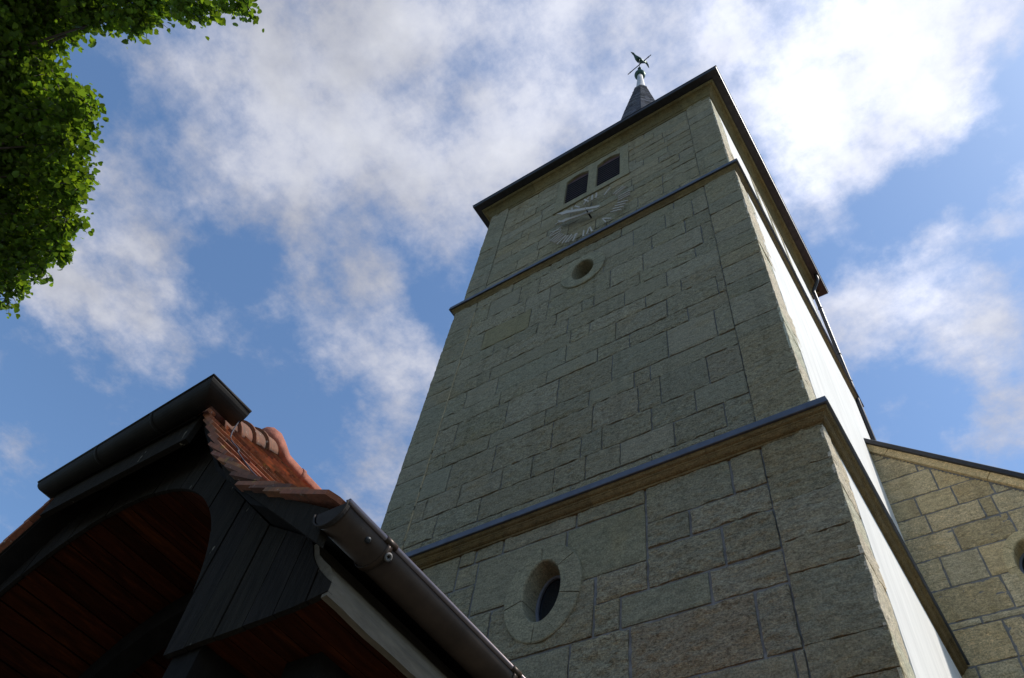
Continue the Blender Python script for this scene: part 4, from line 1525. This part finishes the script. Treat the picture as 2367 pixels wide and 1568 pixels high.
GX, GZ, GH = -1.79, 3.40, 0.075
for s_ in (1, -1):
    gx = XC + s_ * (GX - XC)
    g1 = gutter('roof_gutter', (gx, 1.18, GZ), GH, (0, 1, 0), (s_, 0, 0), 4.7, porch)
    if s_ == 1:
        g1['label'] = 'brown half round gutter running towards the tower'
    for y in (1.415, 2.235, 3.05, 3.87, 4.7, 5.5):
        mb = MB()
        rr = GH + 0.003
        rings = []
        for j in range(13):
            a = PI + PI * j / 12
            rings.append([(gx + s_ * q * math.cos(a), yy, GZ + q * math.sin(a)) for q, yy in ((rr, y - 0.012), (rr + 0.004, y - 0.012), (rr + 0.004, y + 0.012), (rr, y + 0.012))])
        mb.sweep(rings, None, True, (1, 1, 1, 1), True, True)
        # folded tab with a ring at the rim
        mb.tube([(gx + s_ * GH, y - 0.03, GZ + 0.004), (gx + s_ * GH, y + 0.03, GZ + 0.004)], 0.014, 10)
        mb.build('gutter_bracket', M['gutter_brown'], g1)
        mb = MB()
        a = R(-33)
        o = Vector((gx + s_ * (rr + 0.006) * math.cos(a), y + 0.014, GZ + (rr + 0.006) * math.sin(a)))
        nn = Vector((s_ * math.cos(a), 0, math.sin(a)))
        t1 = Vector((0, 1, 0))
        t2 = nn.cross(t1)
        rings = []
        for j in range(17):
            b = 2 * PI * j / 16
            cdir = t1 * math.cos(b) + t2 * math.sin(b)
            rings.append([o + cdir * (0.011 + 0.006 * math.cos(q)) + nn * 0.004 * math.sin(q) for q in (0, PI / 2, PI, 3 * PI / 2)])
        mb.sweep(rings, None, True, (1, 1, 1, 1), True, False)
        mb.build('bracket_washer', M['galv'], g1)
    mb = MB()
    a = R(-38)
    o = Vector((gx + s_ * GH * math.cos(a), 1.325, GZ + GH * math.sin(a)))
    nn = Vector((s_ * math.cos(a), 0, math.sin(a)))
    mb.tube([o - nn * 0.004, o + nn * 0.006, o + nn * 0.010], [0.012, 0.012, 0.006], 10)
    mb.build('rivet', M['iron'], g1)

# the half hip gutter along the front: half round, mitred round both corners of the hip
HGX0, HGX1, HGZ, HGR = -3.227, -4.815, 4.85, 0.076
YR0, YR1 = 1.075, 1.125


def mitred(rr0, rr1, dz=0.0, n=14):
    """sections of the U shaped run; outwards is +X on the right return, -Y in front, -X on the left return"""
    cor = [((HGX0, 1.30), (1, 0)), ((HGX0, YR0), (1, -1)), ((HGX1, YR1), (-1, -1)), ((HGX1, 1.32), (-1, 0))]
    rings = []
    for (x, y), (ox, oy) in cor:
        sec = [(rr0 * math.cos(PI + PI * j / n), rr0 * math.sin(PI + PI * j / n)) for j in range(n + 1)]
        sec += [(rr1 * math.cos(PI + PI * j / n), rr1 * math.sin(PI + PI * j / n)) for j in range(n, -1, -1)]
        rings.append([(x + ox * u_, y + oy * u_, HGZ + v_ + dz) for u_, v_ in sec])
    return rings


mb = MB()
mb.sweep(mitred(HGR, HGR - 0.004), None, True, (1, 1, 1, 1), True, True)
# flat shading across the mitres keeps their crease sharp
hg = mb.build('roof_gutter', M['gutter_black'], porch)
for p_ in hg.data.polygons:
    p_.use_smooth = False
hg['label'] = 'dark gutter that turns the corners of the half hip'
mb = MB()
o_ = HGR
mb.tube([(HGX0 + o_, 1.30, HGZ), (HGX0 + o_, YR0 - o_, HGZ), (HGX1 - o_, YR1 - o_, HGZ), (HGX1 - o_, 1.32, HGZ)], 0.009, 8)
mb.build('gutter_rim', M['gutter_black'], hg)
for x in (-3.70, -4.25):
    mb = MB()
    yc = YR0 + (YR1 - YR0) * (x - HGX0) / (HGX1 - HGX0)
    rings = []
    for j in range(15):
        a = PI + PI * j / 14
        rings.append([(x + dx, yc - (HGR + q) * math.cos(a), HGZ + (HGR + q) * math.sin(a)) for q, dx in ((0.001, -0.012), (0.004, -0.012), (0.004, 0.012), (0.001, 0.012))])
    mb.sweep(rings, None, True, (1, 1, 1, 1), True, True)
    mb.build('gutter_seam', M['gutter_black'], hg)

# lightning cable over the tiles
mb = MB()
cp = [(-3.20, 1.29, 4.80)]
for d, y in ((0.90, 1.29), (0.99, 1.33), (1.06, 1.31), (1.14, 1.36), (1.25, 1.35), (1.36, 1.40), (1.47, 1.40), (1.60, 1.44), (1.75, 1.45), (1.90, 1.46), (2.05, 1.44)):
    cp.append((XC + d, y, prof_z(d) + 0.095))
cp += [(XC + 2.18, 1.36, 3.56), (XC + 2.27, 1.24, 3.50), (-1.74, 1.21, 3.41)]
# smooth the run
sm = []
for i in range(len(cp) - 1):
    p0 = Vector(cp[max(i - 1, 0)]); p1 = Vector(cp[i]); p2 = Vector(cp[i + 1]); p3 = Vector(cp[min(i + 2, len(cp) - 1)])
    for k in range(4):
        t = k / 4
        sm.append(0.5 * ((2 * p1) + (p2 - p0) * t + (2 * p0 - 5 * p1 + 4 * p2 - p3) * t * t + (3 * p1 - p0 - 3 * p2 + p3) * t ** 3))
sm.append(Vector(cp[-1]))
mb.tube(sm, 0.0045, 8)
lc = mb.build('lightning_cable', M['cable'], porch)
mb = MB()
q = Vector(cp[7])
mb.obox(q, (0.012, 0, 0.0), (0, 0.022, 0), (0, 0, 0.016))
mb.build('cable_clip', M['iron'], lc)

# ------------------------------------------------------------------ linden tree
TRB = Vector((-10.9, -2.6, 0))
tree = thing('linden_tree', 'leafy bright green linden tree reaching in over the porch', 'tree', TRB)
LOBES = [(-7.31,-2.35,10.82,0.48),(-7.15,-2.15,11.0,0.38),(-6.84,-2.14,11.23,0.3),(-6.35,-1.99,10.98,0.27),(-6.16,-1.83,11.13,0.27),(-5.72,-1.59,10.86,0.26),(-5.8,-1.44,10.84,0.12),(-5.42,-1.56,11.04,0.24),(-5.04,-1.27,10.73,0.18),(-4.9,-1.11,10.82,0.14),(-4.59,-0.94,10.66,0.12),(-4.49,-0.82,10.72,0.08),(-7.58,-1.81,10.72,0.44),(-7.16,-1.66,10.57,0.21),(-7.98,-1.44,10.45,0.61),(-7.35,-1.29,10.35,0.38),(-6.85,-1.1,10.14,0.26),(-6.6,-1.08,10.08,0.12),(-7.09,-0.84,9.97,0.26),(-7.57,-0.68,9.96,0.32),(-8.31,-0.87,10.21,0.56),(-7.41,-0.44,9.72,0.16),(-7.75,-0.25,9.68,0.22),(-8.36,-0.35,9.78,0.44),(-8.01,-0.03,9.43,0.17),(-8.74,-0.29,9.52,0.33),(-8.22,0.03,9.21,0.13),(-8.57,0.02,9.12,0.15),(-8.79,0.08,9.02,0.12),(-9.06,-0.75,10.18,0.58),(-9.0,-1.85,10.79,0.93),(-9.66,-1.08,10.23,0.88),(-8.29,-2.6,11.27,0.8),(-9.65,-0.43,9.54,0.46),(-9.44,-2.78,10.85,1.26),(-10.33,-1.67,10.13,1.17),(-6.75,-2.75,11.14,0.63),(-6.04,-2.29,11.23,0.48),(-5.35,-1.9,11.25,0.42),(-7.65,-3.49,11.52,0.99),(-10.64,-2.69,10.29,1.27)]
FAR = [(-11.2, -3.4, 12.2, 1.7), (-12.4, -2.2, 9.6, 1.6), (-12.0, -4.2, 10.2, 1.7), (-9.6, -4.4, 12.0, 1.4), (-10.6, -4.2, 8.0, 1.4), (-11.6, -1.0, 8.4, 1.2), (-10.2, -2.8, 13.2, 1.3), (-9.0, -3.6, 9.2, 1.0)]
r = random.Random(42)
mb = MB()


def leaf(mb, p, sz, nrm, r, k):
    nrm = nrm.normalized()
    t = nrm.orthogonal().normalized()
    t = (Matrix.Rotation(r.uniform(0, 2 * PI), 3, nrm) @ t)
    b = nrm.cross(t)
    fold = r.uniform(0.05, 0.25)
    out_ = [(0, -0.42), (0.34, -0.46), (0.50, -0.12), (0.34, 0.30), (0.0, 0.62), (-0.34, 0.30), (-0.50, -0.12), (-0.34, -0.46)]
    vs = [p + (b * u + t * v) * sz + nrm * (abs(u) * fold * sz - 0.12 * sz * v * v) for u, v in out_]
    y = r.uniform(0, 1)
    c = (k * (0.8 + 0.5 * y), k * (0.9 + 0.25 * y), k * (0.9 - 0.3 * y), 1)
    mb.add(vs, [(0, 1, 2, 3, 4), (0, 4, 5, 6, 7)], c)


tw = MB()
for n_, (x, y, z, rad) in enumerate(LOBES + FAR):
    c = Vector((x, y, z))
    far = n_ >= len(LOBES)
    vol = rad ** 3 * 4.19
    # sprays: short drooping twigs with leaves along them
    ns = int(max(5, min(800 if not far else 90, (150 if not far else 6) * rad ** 2.0 * 4.2 + 4)))
    for _ in range(ns):
        while True:
            q = Vector((r.uniform(-1, 1), r.uniform(-1, 1), r.uniform(-1, 1)))
            if q.length < 1 and (q.length > 0.35 or rad < 0.2):
                break
        root = c + q * rad * 0.84
        dr = (q * 0.8 + Vector((r.uniform(-.5, .5), r.uniform(-.5, .5), r.uniform(-0.9, 0.1)))).normalized()
        ln = r.uniform(0.10, 0.26) * (1 if rad > 0.2 else 0.6)
        k = r.uniform(0.55, 1.35)
        nl = r.randint(8, 13) if rad > 0.14 else r.randint(5, 8)
        if not far:
            tw.tube([root - dr * ln * 0.4, root + dr * ln * 0.4, root + dr * ln + Vector((0, 0, -0.04))], [0.006, 0.004, 0.002], 4, caps=False)
        for i in range(nl):
            t = (i + 0.5) / nl
            p = root + dr * ln * t + Vector((r.gauss(0, 0.05), r.gauss(0, 0.05), -0.05 * t + r.gauss(0, 0.04)))
            nrm = Vector((r.gauss(0, 0.55), r.gauss(0, 0.55), 1.0))
            leaf(mb, p, r.choice((0.042, 0.050, 0.060, 0.070, 0.084)) * r.uniform(0.85, 1.15) * (2.0 if far else 1), nrm, r, k * r.uniform(0.8, 1.2))
mb.build('crown', M['leaf'], tree)
tr = MB()
tr.tube([TRB, TRB + Vector((0.05, 0.03, 1.5)), TRB + Vector((0.1, 0.1, 3.5)), TRB + Vector((0.25, 0.1, 6.0)), TRB + Vector((0.3, -0.1, 9.0)), TRB + Vector((0.2, -0.3, 11.8))], [0.42, 0.33, 0.29, 0.22, 0.12, 0.04], 14)
tr.build('trunk', M['bark'], tree)
lm = MB()
for n_, (x, y, z, rad) in enumerate(LOBES + FAR):
    if rad < 0.2:
        continue
    h = min(max(z - 3.0 + r.uniform(-1, 0.6), 5.0), 10.0)
    a = TRB + Vector((0.28, 0.0, h))
    e = Vector((x, y, z))
    away = (e - Vector((0, 0, 1.6))).normalized()
    e = e + away * rad * 0.5
    mid_ = a.lerp(e, 0.5) + Vector((r.uniform(-.3, .3), r.uniform(-.3, .3), 0.3)) + away * 0.7
    q1 = a.lerp(mid_, 0.55) + Vector((0, 0, 0.12))
    lm.tube([a, q1, mid_, mid_.lerp(e, 0.6) + Vector((0, 0, 0.05)), e], [0.075, 0.05, 0.032, 0.016, 0.006], 7)
lm.build('limb', M['bark'], tree)
tw.build('twigs', M['bark'], tree)
